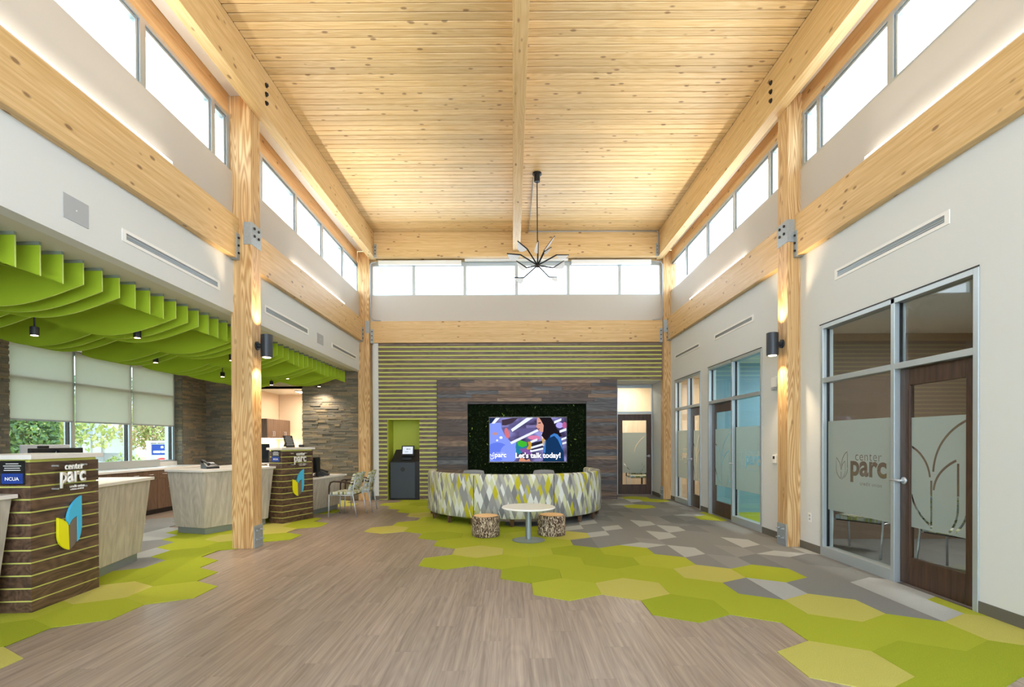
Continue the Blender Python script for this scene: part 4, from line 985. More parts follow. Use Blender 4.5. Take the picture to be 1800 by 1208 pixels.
# ================================================================ FURNITURE
# ---- teller desks
def teller(name, lab, C, D, depth, wings, near):
    C, D = Vector((*C, 0)), Vector((*D, 0)); u = (D - C).normalized(); n = Vector((u.y, -u.x, 0)); Lw = (D - C).length; up = Vector((0, 0, 1))
    t = thing(name, tuple(C + u * Lw / 2 - n * depth / 2), lab, 'reception desk', 'teller desks')
    H, nb = 1.272, 12; ph = H / nb
    # lime core slightly set back
    c = C + u * Lw / 2 - n * depth / 2
    MB().frame(c + up * H / 2, u, n, up, (Lw / 2 - 0.012, depth / 2 - 0.012, H / 2)).build('tower_core', MT['limestrip'], t)
    for k in range(nb):
        z = k * ph; hh = ph - (0.014 if k < nb else 0)
        MB().frame(c + up * (z + hh / 2), u, n, up, (Lw / 2, depth / 2, hh / 2)).build('slat', MT['walnut_y'], t)
    MB().frame(c + up * (H + 0.03), u, n, up, (Lw / 2 + 0.03, depth / 2 + 0.03, 0.02)).build('tower_top', MT['quartz'], t, bevel=0.003)
    MB().frame(c + up * (H + 0.004), u, n, up, (Lw / 2 - 0.015, depth / 2 - 0.015, 0.006)).build('reveal', MT['limestrip'], t)
    # stand-off acrylic sign with lettering
    sw, sh = 0.37, 0.26; sc_ = C + u * (0.372 if near else 0.36) + n * 0.045 + up * 1.118
    s = MB().frame(sc_, u, n, up, (sw / 2, 0.004, sh / 2)).build('sign_panel', MT['acrylic'], t)
    for a in (-1, 1):
        for b in (-1, 1):
            p = sc_ + u * a * (sw / 2 - 0.025) + up * b * (sh / 2 - 0.03); MB().tube([p - n * 0.044, p + n * 0.008], 0.008, 10).build('stand_off', MT['chrome'], s)
    q = sc_ + n * 0.006
    place_text('lettering', 'center', q + up * 0.087 + u * 0.015, u, up, width=0.21, height=0.05, mat=MT['letter'], parent=s, bold=0.014, extrude=0.008)
    place_text('lettering', 'parc', q - up * 0.027, u, up, width=0.285, height=0.145, mat=MT['letter'], parent=s, bold=0.03, extrude=0.008)
    place_text('lettering', 'credit union', q - up * 0.090 + u * 0.045, u, up, width=0.17, mat=MT['letter'], parent=s, bold=0.0, extrude=0.004)
    place_text('lettering', 'a division of APCU', q - up * 0.117 + u * 0.045, u, up, width=0.15, mat=MT['letter'], parent=s, bold=0.01, extrude=0.004)
    # leaf emblem in three colours (x along u, y up, metres)
    o = C + u * (0.40 if near else 0.34) - u * 0.0 + n * 0.006 + up * 0.46
    if near: o = C + u * 0.240 + n * 0.006 + up * 0.455
    else: o = C + u * 0.215 + n * 0.006 + up * 0.455
    def slab(nm, pts, m, th=0.022):
        b = [o + u * x + up * y for x, y in pts]
        ar = sum(p[0] * r[1] - r[0] * p[1] for p, r in zip(pts, pts[1:] + pts[:1]))
        if ar < 0: b = b[::-1]
        MB().hexa(b, [p + n * th for p in b]).build(nm, m, t, bevel=0.003)
    slab('emblem_leaf', bez((0, 0.305), (0.05, 0.285), (0.105, 0.26), (0.112, 0.215), 6) + [(0.118, 0.0)] + bez((0.118, 0), (0.05, 0.02), (0.0, 0.08), (0.0, 0.14), 6), MT['logo_yellow'])
    slab('emblem_leaf', [(0.117, 0.235)] + bez((0.10, 0.26), (0.10, 0.36), (0.17, 0.44), (0.265, 0.475), 8) + [(0.265, 0.20)] + bez((0.265, 0.19), (0.255, 0.12), (0.24, 0.08), (0.21, 0.055), 5) + [(0.21, 0.285)] + bez((0.21, 0.295), (0.16, 0.28), (0.13, 0.25), (0.122, 0.22), 4), MT['logo_blue'])
    slab('emblem_leaf', [(0.122, 0.0)] + [(0.122, 0.195)] + bez((0.122, 0.20), (0.135, 0.25), (0.165, 0.275), (0.206, 0.283), 5) + [(0.206, 0.08)] + bez((0.206, 0.07), (0.19, 0.04), (0.16, 0.015), (0.122, 0.0), 4)[:-1], MT['logo_taupe'], 0.02)
    # insured notice on the narrow end
    e0 = C - n * 0.135; ec = e0 - u * 0.004 + up * 1.172
    pw = 0.19
    pb = MB().frame(ec, n, -u, up, (pw / 2, 0.004, 0.10)).build('notice_board', MT['signblack'], t)
    nb_ = MB().frame(ec - u * 0.004 - up * 0.048, n, -u, up, (pw / 2 - 0.012, 0.002, 0.042)).build('notice_panel', MT['navy'], pb)
    place_text('lettering', 'NCUA', ec - u * 0.0075 - up * 0.05, n, up, width=0.11, mat=MT['letter'], parent=pb, bold=0.02)
    for k in range(4): MB().frame(ec - u * 0.0045 + up * (0.075 - k * 0.018), n, -u, up, ((0.05, 0.07, 0.06, 0.065)[k], 0.0005, 0.003)).build('fine_print', MT['letter'], pb)
    for (P, h) in wings:
        P = [Vector((*p, 0)) for p in P]           # loop, first edge P0->P1 is the front; counter-clockwise
        cen = sum(P, Vector()) / len(P)
        def off(amt):
            out = []
            m = len(P)
            for i in range(m):
                a, b, d = P[i - 1], P[i], P[(i + 1) % m]
                e1, e2 = (b - a).normalized(), (d - b).normalized(); n1, n2 = Vector((e1.y, -e1.x, 0)), Vector((e2.y, -e2.x, 0))
                bis = (n1 + n2).normalized(); out.append(b + bis * amt / max(0.35, bis.dot(n1)))
            return out
        z = lambda L, h_: [(p.x, p.y, h_) for p in L]
        MB().hexa(z(off(0.0), 0.006), z(off(0.0), 0.105)).build('toe_kick', MT['toe'], t)
        MB().hexa(z(off(0.03), 0.105), z(off(0.105), h - 0.035)).build('desk_body', MT['oak'], t, bevel=0.003)
        MB().hexa(z(off(0.135), h - 0.035), z(off(0.135), h)).build('counter_top', MT['quartz'], t, bevel=0.004)
    return t
# loops are counter-clockwise seen from above; front edges face +x
NEAR_R = [(-4.31, 5.06), (-4.507, 6.014), (-5.1, 5.9), (-5.0, 4.99)][::1]
NEAR_L = [(-4.10, 2.9), (-4.205, 4.02), (-4.95, 4.1), (-4.9, 2.9)]
teller('teller_desk', 'teller desk with dark slatted tower and a black monitor standing behind it', (-4.011, 4.175), (-4.061, 4.921), 0.55, [(NEAR_R, 1.0), (NEAR_L, 1.0)], True)
FAR_L = [(-4.727, 7.706), (-4.28, 8.68), (-4.60, 8.92), (-4.52, 9.45), (-5.1, 9.5), (-5.26, 7.883)]
FAR_R = [(-3.90, 9.60), (-3.72, 10.66), (-4.35, 10.75), (-4.45, 9.60)]
teller('teller_desk', 'teller desk with dark slatted tower and low wing, next to the guest chairs', (-3.993, 8.695), (-3.731, 9.373), 0.30, [(FAR_L, 1.0), (FAR_R, 0.735)], False)

# ---- things on the desks
def monitor(loc, rz, lab, w=0.56, h=0.33, z0=0.12, logo=True):
    t = thing('monitor', loc, lab, 'monitor', rz=rz); x, y, z = loc; R = Matrix.Rotation(rz, 3, 'Z')
    f = lambda a, b, c: Vector(loc) + R @ Vector((a, b, c))
    ux, uy, uz = R @ Vector((1, 0, 0)), R @ Vector((0, 1, 0)), Vector((0, 0, 1))
    MB().frame(f(0, 0.05, 0.008), ux, uy, uz, (0.12, 0.09, 0.008)).build('stand_base', MT['plastic'], t, bevel=0.003)
    MB().frame(f(0, 0.05, 0.18), ux, uy, uz, (0.035, 0.015, 0.17)).build('stand_neck', MT['plastic'], t)
    MB().frame(f(0, 0.0, z0 + h / 2), ux, uy, uz, (w / 2, 0.018, h / 2)).build('housing', MT['plastic'], t, bevel=0.006)
    MB().frame(f(0, -0.0185, z0 + h / 2), ux, uy, uz, (w / 2 - 0.012, 0.001, h / 2 - 0.012)).build('screen', plain('dark_screen', rgb(20, 22, 26), 0.15), t)
    if logo:
        b = MB(); pts = [f(0.03 * math.cos(a), 0.0195, z0 + h - 0.055) + Vector((0, 0, 0.03 * math.sin(a))) for a in [2 * math.pi * k / 24 for k in range(25)]]
        pts = [f(0.03 * math.cos(2 * math.pi * k / 24), 0.0195, z0 + h - 0.055 + 0.03 * math.sin(2 * math.pi * k / 24)) for k in range(25)]
        b.tube(pts, 0.003, 6); lg = b.build('logo_ring', MT['greyplast'], t)
        place_text('lettering', 'DELL', f(0, 0.0195, z0 + h - 0.055), -ux, uz, width=0.045, mat=MT['greyplast'], parent=lg, bold=0.02)
        g = MB().frame(f(0.14, 0.0, z0 + h + 0.012), ux, uy, uz, (0.05, 0.014, 0.012)).build('webcam', MT['plastic'], t, bevel=0.004)
    return t
# the near monitor stands behind the tower, its back towards the lobby
monitor((-4.72, 5.20, 1.001), math.radians(-90 - 4), 'black monitor seen from behind with a round maker logo and webcam', h=0.33, z0=0.035)
t = thing('partition_screen', (-5.05, 5.45, 1.0), 'pale grey partition panel standing behind the monitor with round logo', 'panel')
MB().box(-5.06, -5.04, 5.15, 5.72, 1.0, 1.40).build('panel_sheet', MT['greyplast'], t, bevel=0.003)
MB().box(-5.09, -5.01, 5.2, 5.3, 1.0, 1.012).build('foot', MT['steel'], t); MB().box(-5.09, -5.01, 5.56, 5.66, 1.0, 1.012).build('foot', MT['steel'], t)
monitor((-4.62, 9.06, 1.001), math.radians(-8), 'black monitor half hidden between timber post and slatted tower', w=0.5, h=0.34, z0=0.05, logo=False)
monitor((-3.92, 9.93, 0.736), math.radians(-95), 'black monitor on the low desk beside the guest chairs', w=0.42, h=0.30, z0=0.08, logo=False)
def keyboard(loc, rz, lab):
    t = thing('keyboard', loc, lab, 'keyboard', rz=rz); R = Matrix.Rotation(rz, 3, 'Z'); ux, uy, uz = R @ Vector((1, 0, 0)), R @ Vector((0, 1, 0)), Vector((0, 0, 1))
    MB().frame(Vector(loc) + uz * 0.009, ux, uy, uz, (0.20, 0.065, 0.009)).build('base', MT['plastic'], t, bevel=0.004)
    for r in range(4):
        for k in range(12):
            MB().frame(Vector(loc) + uz * 0.02 + ux * (-0.176 + k * 0.032) + uy * (-0.042 + r * 0.028), ux, uy, uz, (0.013, 0.011, 0.003)).build('key', MT['black'], t)
keyboard((-4.05, 10.52, 0.736), math.radians(95), 'black keyboard on the low desk beside the guest chairs')
def phone(loc, rz, lab):
    t = thing('desk_phone', loc, lab, 'telephone', rz=rz); R = Matrix.Rotation(rz, 3, 'Z'); ux, uy, uz = R @ Vector((1, 0, 0)), R @ Vector((0, 1, 0)), Vector((0, 0, 1)); l = Vector(loc)
    b = [l + ux * sx * 0.10 + uy * sy * 0.09 for sx, sy in ((-1, -1), (1, -1), (1, 1), (-1, 1))]
    MB().hexa(b, [b[0] + uz * 0.03, b[1] + uz * 0.03, b[2] + uz * 0.10, b[3] + uz * 0.10]).build('body', MT['plastic'], t, bevel=0.005)
    MB().tube([l - ux * 0.07 - uy * 0.09 + uz * 0.07, l - ux * 0.07 - uy * 0.05 + uz * 0.085, l - ux * 0.07 + uy * 0.05 + uz * 0.12, l - ux * 0.07 + uy * 0.09 + uz * 0.12], [0.026, 0.016, 0.016, 0.026], 10).build('handset', MT['black'], t)
    MB().frame(l + ux * 0.035 + uy * 0.03 + uz * 0.085, ux, (uy * 0.93 + uz * 0.37).normalized(), (uz * 0.93 - uy * 0.37).normalized(), (0.045, 0.025, 0.003)).build('display', MT['greyplast'], t)
phone((-3.86, 10.28, 0.736), math.radians(100), 'black desk phone in front of the low desk monitor')
phone((-4.85, 8.05, 1.001), math.radians(60), 'black desk phone on the pale desk wing beside the timber post')
# tablet-like brochure sign on the far tower
t = thing('counter_sign', (-3.98, 9.0, 1.326), 'small tilted black notice stand on a slatted tower top', 'sign')
un_ = Vector((0.933, -0.36, 0)); uu = Vector((0.36, 0.933, 0)); tilt = (Vector((0, 0, 1)) * 0.94 - un_ * 0.34).normalized(); c0 = Vector((-3.97, 8.98, 1.325))
q = MB().frame(c0 + tilt * 0.11, uu, tilt, uu.cross(tilt), (0.105, 0.11, 0.006)).build('board', MT['signblack'], t, bevel=0.003)
fr = uu.cross(tilt); fr = fr if fr.dot(un_) > 0 else -fr
for k in range(6): MB().frame(c0 + tilt * (0.195 - k * 0.03) + fr * 0.007, uu, tilt, uu.cross(tilt), ((0.06, 0.085, 0.08, 0.085, 0.07, 0.08)[k], 0.006, 0.0005)).build('print_line', MT['greyplast'], t)
MB().frame(c0 - un_ * 0.10 + Vector((0, 0, 0.09)), uu, (un_ * 0.45 + Vector((0, 0, 1)) * 0.89).normalized(), uu.cross((un_ * 0.45 + Vector((0, 0, 1)) * 0.89).normalized()), (0.03, 0.09, 0.003)).build('easel_leg', MT['signblack'], t)
t = thing('card_holder', (-3.86, 9.26, 1.323), 'small black card holder beside the tilted notice stand', 'holder')
MB().frame((-3.90, 9.27, 1.345), uu, un_, (0, 0, 1), (0.05, 0.02, 0.02)).build('tray', MT['plastic'], t, bevel=0.004); MB().frame((-3.91, 9.27, 1.36), uu, un_, (0, 0, 1), (0.042, 0.004, 0.02)).build('cards', MT['letter'], t)

# ---- credenza under the teller window
CX0, CX1, CY0, CY1 = -7.70, -7.08, 7.7, 11.5
t0 = [7.7, 8.46, 9.22, 9.98, 10.74, 11.47]
for i, (a, b) in enumerate(zip(t0, t0[1:])):
    t = thing('base_cabinet', (-7.39, (a + b) / 2, 0), 'walnut base cabinet with drawers and doors under the teller window', 'cabinet', 'cabinets under the teller window')
    MB().box(CX0, CX1, a + 0.001, b - 0.001, 0.10, 0.87).build('carcass', MT['cabinet'], t); MB().box(CX0, CX1 - 0.06, a + 0.001, b - 0.001, 0, 0.10).build('toe_kick', MT['black'], t)
    m = (a + b) / 2
    for p, q in ((a, m), (m, b)):
        d = MB().box(CX1, CX1 + 0.018, p + 0.003, q - 0.003, 0.70, 0.865).build('drawer', MT['cabinet'], t, bevel=0.002)
        MB().tube([(CX1 + 0.018, (p + q) / 2 - 0.05, 0.79), (CX1 + 0.04, (p + q) / 2 - 0.05, 0.79), (CX1 + 0.04, (p + q) / 2 + 0.05, 0.79), (CX1 + 0.018, (p + q) / 2 + 0.05, 0.79)], 0.005, 8).build('handle', MT['chrome'], d)
        d = MB().box(CX1, CX1 + 0.018, p + 0.003, q - 0.003, 0.105, 0.695).build('door', MT['cabinet'], t, bevel=0.002)
        yy = q - 0.05 if p == a else p + 0.05
        MB().tube([(CX1 + 0.018, yy, 0.52), (CX1 + 0.04, yy, 0.52), (CX1 + 0.04, yy, 0.64), (CX1 + 0.018, yy, 0.64)], 0.005, 8).build('handle', MT['chrome'], d)
ct = thing('worktop', (-7.39, 9.6, 0.87), 'long pale worktop over the cabinets under the teller window', 'worktop')
MB().box(CX0, CX1 + 0.04, CY0, CY1, 0.87, 0.91).build('slab', MT['quartz'], ct, bevel=0.004); MB().box(CX0, CX0 + 0.02, CY0, CY1, 0.91, 1.0).build('upstand', MT['quartz'], ct)
t = thing('divider_panel', (-7.2, 9.9, 0.91), 'low grey metal divider standing along the window worktop', 'divider')
MB().box(-7.56, -7.545, 8.9, 10.75, 0.92, 1.06).build('panel_sheet', MT['alu'], t, bevel=0.002)
for y in (9.0, 9.8, 10.6): MB().box(-7.60, -7.50, y, y + 0.03, 0.911, 0.92).build('foot', MT['alu'], t)

# ---- back office cabinets
t = thing('base_cabinet', (-6.2, 13.2, 0), 'walnut base cabinet with white top in the back office', 'cabinet')
MB().box(-6.5, -5.92, 12.56, 13.95, 0.1, 0.87).build('carcass', MT['cabinet'], t); MB().box(-6.5, -5.98, 12.56, 13.95, 0, 0.1).build('toe_kick', MT['black'], t); MB().box(-6.5, -5.88, 12.54, 13.97, 0.87, 0.91).build('counter_top', MT['quartz'], t)
for a in (12.56, 13.02, 13.48): MB().box(-5.92, -5.902, a + 0.003, a + 0.457, 0.11, 0.86).build('door', MT['cabinet'], t)
t = thing('upper_cabinet', (-6.33, 13.1, 1.52), 'walnut wall cabinet with paired doors glowing underneath in the back office', 'cabinet')
MB().box(-6.5, -6.14, 12.53, 13.83, 1.52, 2.005).build('carcass', MT['cabinet'], t)
for k in range(4):
    a = 12.53 + k * 0.325; d = MB().box(-6.14, -6.122, a + 0.002, a + 0.323, 1.523, 2.002).build('door', MT['cabinet'], t, bevel=0.002)
    yy = a + (0.285 if k % 2 == 0 else 0.04); MB().tube([(-6.122, yy, 1.57), (-6.10, yy, 1.57), (-6.10, yy, 1.69), (-6.122, yy, 1.69)], 0.005, 8).build('handle', MT['chrome'], d)
o = MB().box(-6.45, -6.2, 12.6, 13.75, 1.508, 1.518).build('under_light', emit('under_cabinet', (1, 0.78, 0.5, 1), 8), t)
L = bpy.data.lights.new('under_glow', 'AREA'); L.shape = 'RECTANGLE'; L.size = 0.2; L.size_y = 1.1; L.energy = 7; L.color = (1, 0.76, 0.48)
ob = bpy.data.objects.new('under_glow', L); COL.objects.link(ob); ob.location = (-6.33, 13.2, 1.50); attach(ob, t)
def ceiling_panel(x, y, z, sx, sy, e, col, lab):
    t = thing('ceiling_light', (x, y, z), lab, 'ceiling light')
    MB().box(x - sx / 2, x + sx / 2, y - sy / 2, y + sy / 2, z - 0.03, z).build('frame', MT['white'], t)
    MB().box(x - sx / 2 + 0.02, x + sx / 2 - 0.02, y - sy / 2 + 0.02, y + sy / 2 - 0.02, z - 0.034, z - 0.03).build('diffuser', emit('panel_diffuser', col + (1,), 6), t)
    L = bpy.data.lights.new('panel_glow', 'AREA'); L.shape = 'RECTANGLE'; L.size = sx - 0.05; L.size_y = sy - 0.05; L.energy = e; L.color = col
    ob = bpy.data.objects.new('panel_glow', L); COL.objects.link(ob); ob.location = (x, y, z - 0.05); attach(ob, t)
ceiling_panel(-5.3, 13.2, 2.74, 0.6, 0.6, 12, (1, 0.88, 0.72), 'square ceiling light panel in the back office')
ceiling_panel(5.6, 8.4, 2.95, 0.6, 1.2, 14, (1, 0.96, 0.9), 'ceiling light panel in the blue office')
ceiling_panel(5.4, 11.2, 2.95, 0.6, 1.2, 13, (1, 0.92, 0.82), 'ceiling light panel in the tan office')
ceiling_panel(5.6, 5.2, 2.95, 0.6, 1.2, 8, (1, 0.92, 0.84), 'added dim ceiling light panel, unseen, in the office behind the frosted logo window')  # unseen panel, added to lift the otherwise unlit office
ceiling_panel(3.4, 14.6, 3.2, 0.6, 1.2, 11, (1, 0.9, 0.78), 'ceiling light panel in the meeting room behind the recessed door')
# ---- guest chairs (built facing +x at the origin, then turned)
def guest_chair(loc, rz, lab, grp):
    t = thing('guest_chair', (0, 0, 0), lab, 'chair', grp)
    ch = MT['chrome']
    for s in (-1, 1):
        y = s * 0.27
        MB().tube([(0.25, y, 0.0), (0.245, y, 0.22), (0.24, y, 0.44)], 0.012, 10).build('front_leg', ch, t, smooth=True)
        MB().tube([(-0.29, y, 0.0), (-0.25, y, 0.22), (-0.215, y, 0.42), (-0.235, y, 0.60), (-0.265, y, 0.70)], 0.012, 10).build('rear_leg', ch, t, smooth=True)
        MB().tube([(0.24, y, 0.43), (0.235, y, 0.58), (0.21, y, 0.65), (0.15, y, 0.672), (-0.02, y, 0.665), (-0.18, y, 0.64), (-0.235, y, 0.62)], [0.014, 0.015, 0.016, 0.017, 0.017, 0.016, 0.014], 10).build('armrest', MT['brownarm'], t, smooth=True)
        MB().tube([(0.24, y, 0.41), (-0.215, y, 0.41)], 0.011, 8).build('side_rail', ch, t, smooth=True)
    # seat pad: rounded slab with a slight dish
    def pad(f, nu, nv, nm):
        mb = MB(); uv = []; vs = []; fs = []
        for layer in (0, 1):
            for i in range(nu + 1):
                for j in range(nv + 1):
                    p = f(i / nu, j / nv, layer); vs.append(p); uv.append((i / nu * 0.5, j / nv * 0.5))
        N = (nu + 1) * (nv + 1); ix = lambda i, j, l: l * N + i * (nv + 1) + j
        for i in range(nu):
            for j in range(nv):
                fs.append((ix(i, j, 1), ix(i + 1, j, 1), ix(i + 1, j + 1, 1), ix(i, j + 1, 1))); fs.append((ix(i, j, 0), ix(i, j + 1, 0), ix(i + 1, j + 1, 0), ix(i + 1, j, 0)))
        for i in range(nu):
            fs.append((ix(i, 0, 0), ix(i + 1, 0, 0), ix(i + 1, 0, 1), ix(i, 0, 1))); fs.append((ix(i, nv, 0), ix(i, nv, 1), ix(i + 1, nv, 1), ix(i + 1, nv, 0)))
        for j in range(nv):
            fs.append((ix(0, j, 0), ix(0, j, 1), ix(0, j + 1, 1), ix(0, j + 1, 0))); fs.append((ix(nu, j, 0), ix(nu, j + 1, 0), ix(nu, j + 1, 1), ix(nu, j, 1)))
        mb.add(vs, fs); mb.uv = uv
        return mb.build(nm, MT['chairfab'], t, smooth=True, bevel=0.012)
    pad(lambda a, b, l: (-0.22 + 0.49 * a, -0.25 + 0.5 * b, 0.42 + l * (0.055 - 0.012 * math.sin(math.pi * b)) - (0.02 * max(0, a - 0.8) / 0.2)), 8, 8, 'seat')
    pad(lambda a, b, l: (-0.225 - 0.11 * a + (0.055 if l else 0.012) + 0.055 * (2 * b - 1) ** 2, -0.285 + 0.57 * b, 0.50 + 0.345 * a - 0.03 * a * (2 * b - 1) ** 2), 6, 10, 'backrest')
    MB().box(-0.20, 0.24, -0.24, 0.24, 0.405, 0.42).build('seat_pan', MT['black'], t)
    t.location = loc; t.rotation_euler = (0, 0, rz)
    return t
c1 = guest_chair((-3.225, 9.755, 0.0), math.radians(180 - 3), 'patterned guest chair with brown arms, nearer the dark slatted tower', 'guest chairs at the low desk')
c2 = copy_tree(c1); c2.location = (-3.15, 10.36, 0.0); c2.rotation_euler = (0, 0, math.radians(180 + 5)); c2['label'] = 'patterned guest chair with brown arms, nearer the slatted wall'
c3 = copy_tree(c1); c3.location = (4.42, 6.35, 0.0); c3.rotation_euler = (0, 0, math.radians(35)); c3['label'] = 'patterned guest chair seen under the frosted logo window'; c3['group'] = 'guest chairs inside the office'
c4 = copy_tree(c1); c4.location = (4.75, 5.35, 0.0); c4.rotation_euler = (0, 0, math.radians(20)); c4['label'] = 'patterned guest chair seen through the glass of the office door'; c4['group'] = 'guest chairs inside the office'
# meeting table seen through the recessed door
t = thing('meeting_table', (3.3, 14.6, 0), 'small meeting table seen through the recessed back door', 'table')
MB().box(2.7, 3.9, 14.2, 15.0, 0.70, 0.74).build('table_top', MT['whitelam'], t, bevel=0.005)
for x in (2.8, 3.8):
    for y in (14.3, 14.9): MB().cyl((x, y), 0.025, 0, 0.70, 12).build('leg', MT['bolt'], t)
c5 = copy_tree(c1); c5.location = (3.45, 13.95, 0.0); c5.rotation_euler = (0, 0, math.radians(90)); c5['label'] = 'guest chair at the meeting table behind the recessed door'; c5['group'] = 'guest chairs in the meeting room'

# ---- curved sofa
SC, RO = Vector((0.02, 9.93, 0)), 1.68
t = thing('curved_sofa', (SC.x, SC.y - RO + 0.5, 0), 'curved sofa in grey, white and lime lozenge fabric with its back to the lobby', 'sofa')
def arc_solid(nm, prof, th0, th1, mat, uvw=True, parent=t):
    """sweep a closed profile [(r,z)] about SC; theta from -y axis"""
    nseg = max(8, int(abs(th1 - th0) / 3)); mb = MB(); uv = []; m = len(prof)
    per = [0.0]
    for a, b in zip(prof, prof[1:] + prof[:1]): per.append(per[-1] + math.hypot(a[0] - b[0], a[1] - b[1]))
    vs = []; fs = []
    for i in range(nseg + 1):
        th = math.radians(th0 + (th1 - th0) * i / nseg)
        for k, (r, z) in enumerate(prof):
            vs.append((SC.x + r * math.sin(th), SC.y - r * math.cos(th), z)); uv.append((th * RO, per[k]))
    for i in range(nseg):
        for k in range(m):
            a, b = i * m + k, i * m + (k + 1) % m
            if k == m - 1: continue
            fs.append((a, a + m, b + m, b))
        a, b = i * m + m - 1, i * m; fs.append((a, a + m, b + m, b))
    fs.append(tuple(range(m))); fs.append(tuple(reversed(range(nseg * m, nseg * m + m))))
    mb.add(vs, fs); mb.uv = uv
    return mb.build(nm, mat, parent, smooth=False)
# back profile runs from the inner bottom over the rim to the outer bottom; v = profile length
bp_ = [(RO - 0.015, 0.135), (RO, 0.15)] + [(RO, z) for z in (0.35, 0.55, 0.75)] + [(RO - 0.004, 0.84), (RO - 0.02, 0.865), (RO - 0.06, 0.875), (RO - 0.10, 0.87), (RO - 0.125, 0.85), (RO - 0.135, 0.80), (RO - 0.14, 0.5), (RO - 0.14, 0.135)]
for a, b in ((-93, -24.2), (-23.8, 22.8), (23.2, 112)):
    o = arc_solid('back_section', bp_, a, b, MT['harlequin'])
    for p in o.data.polygons: p.use_smooth = True
    es = o.modifiers.new('split', 'EDGE_SPLIT'); es.split_angle = math.radians(50)
    arc_solid('seat_section', [(RO - 0.15, 0.135), (RO - 0.15, 0.42), (RO - 0.20, 0.45), (RO - 0.58, 0.45), (RO - 0.62, 0.42), (RO - 0.62, 0.135)], a, b, MT['harlequin'])
for th in (-24.0, 23.0): arc_solid('seam', [(RO - 0.12, 0.14), (RO + 0.0015, 0.145), (RO + 0.0015, 0.845), (RO - 0.06, 0.872), (RO - 0.12, 0.86)], th - 0.2, th + 0.2, MT['signblack'])
for th in (-88, -66, -45, -26, -1.5, 22, 45, 62, 85, 108):
    for r in (RO - 0.07,):
        a = math.radians(th); x, y = SC.x + r * math.sin(a), SC.y - r * math.cos(a)
        MB().tube([(x, y, 0.006), (x, y, 0.14)], [0.030, 0.044], 4).build('leg', MT['sofaleg'], t)
for th in (-80, -30, 30, 80):
    a = math.radians(th); r = RO - 0.55; x, y = SC.x + r * math.sin(a), SC.y - r * math.cos(a)
    MB().tube([(x, y, 0.006), (x, y, 0.14)], [0.022, 0.034], 4).build('leg', MT['sofaleg'], t)
# ---- two grey shell chairs beyond the sofa
GF = plain('grey_shell', rgb(150, 152, 155), 0.5)
def shell_chair(loc, lab):
    t = thing('shell_chair', (0, 0, 0), lab, 'chair', 'grey chairs beyond the sofa')
    MB().box(-0.22, 0.22, -0.2, 0.2, 0.42, 0.45).build('seat', GF, t, bevel=0.02, seg=3)
    n = 12; vs = []; fs = []
    for l in (0, 1):
        for i in range(n + 1):
            for j in range(7):
                a = (i / n * 2 - 1); z = 0.45 + j / 6 * 0.35; w = 0.235 * (1 - 0.25 * max(0, (j - 4) / 2) ** 2 * 0.4)
                vs.append((a * w, -0.21 - 0.03 * j / 6 + 0.05 * a * a + l * 0.014, z - 0.02 * a * a * (j / 6) ** 4))
    N = (n + 1) * 7; ix = lambda i, j, l: l * N + i * 7 + j
    for i in range(n):
        for j in range(6): fs += [(ix(i, j, 0), ix(i + 1, j, 0), ix(i + 1, j + 1, 0), ix(i, j + 1, 0)), (ix(i, j, 1), ix(i, j + 1, 1), ix(i + 1, j + 1, 1), ix(i + 1, j, 1))]
        fs += [(ix(i, 6, 0), ix(i + 1, 6, 0), ix(i + 1, 6, 1), ix(i, 6, 1)), (ix(i, 0, 0), ix(i, 0, 1), ix(i + 1, 0, 1), ix(i + 1, 0, 0))]
    for j in range(6): fs += [(ix(0, j, 0), ix(0, j + 1, 0), ix(0, j + 1, 1), ix(0, j, 1)), (ix(n, j, 0), ix(n, j, 1), ix(n, j + 1, 1), ix(n, j + 1, 0))]
    MB().add(vs, fs).build('backrest', GF, t, smooth=True)
    for sx in (-1, 1):
        for sy in (-1, 1): MB().tube([(sx * 0.2, sy * 0.19, 0), (sx * 0.17, sy * 0.16, 0.42)], 0.012, 8).build('leg', MT['chrome'], t)
    t.location = loc; return t
s1 = shell_chair((0.66, 11.1, 0.006), 'grey shell chair peeking above the sofa rim below the screen')
s2 = copy_tree(s1); s2.location = (-0.86, 11.1, 0.006); s2['label'] = 'grey shell chair peeking above the sofa rim beside the reclaimed planks'

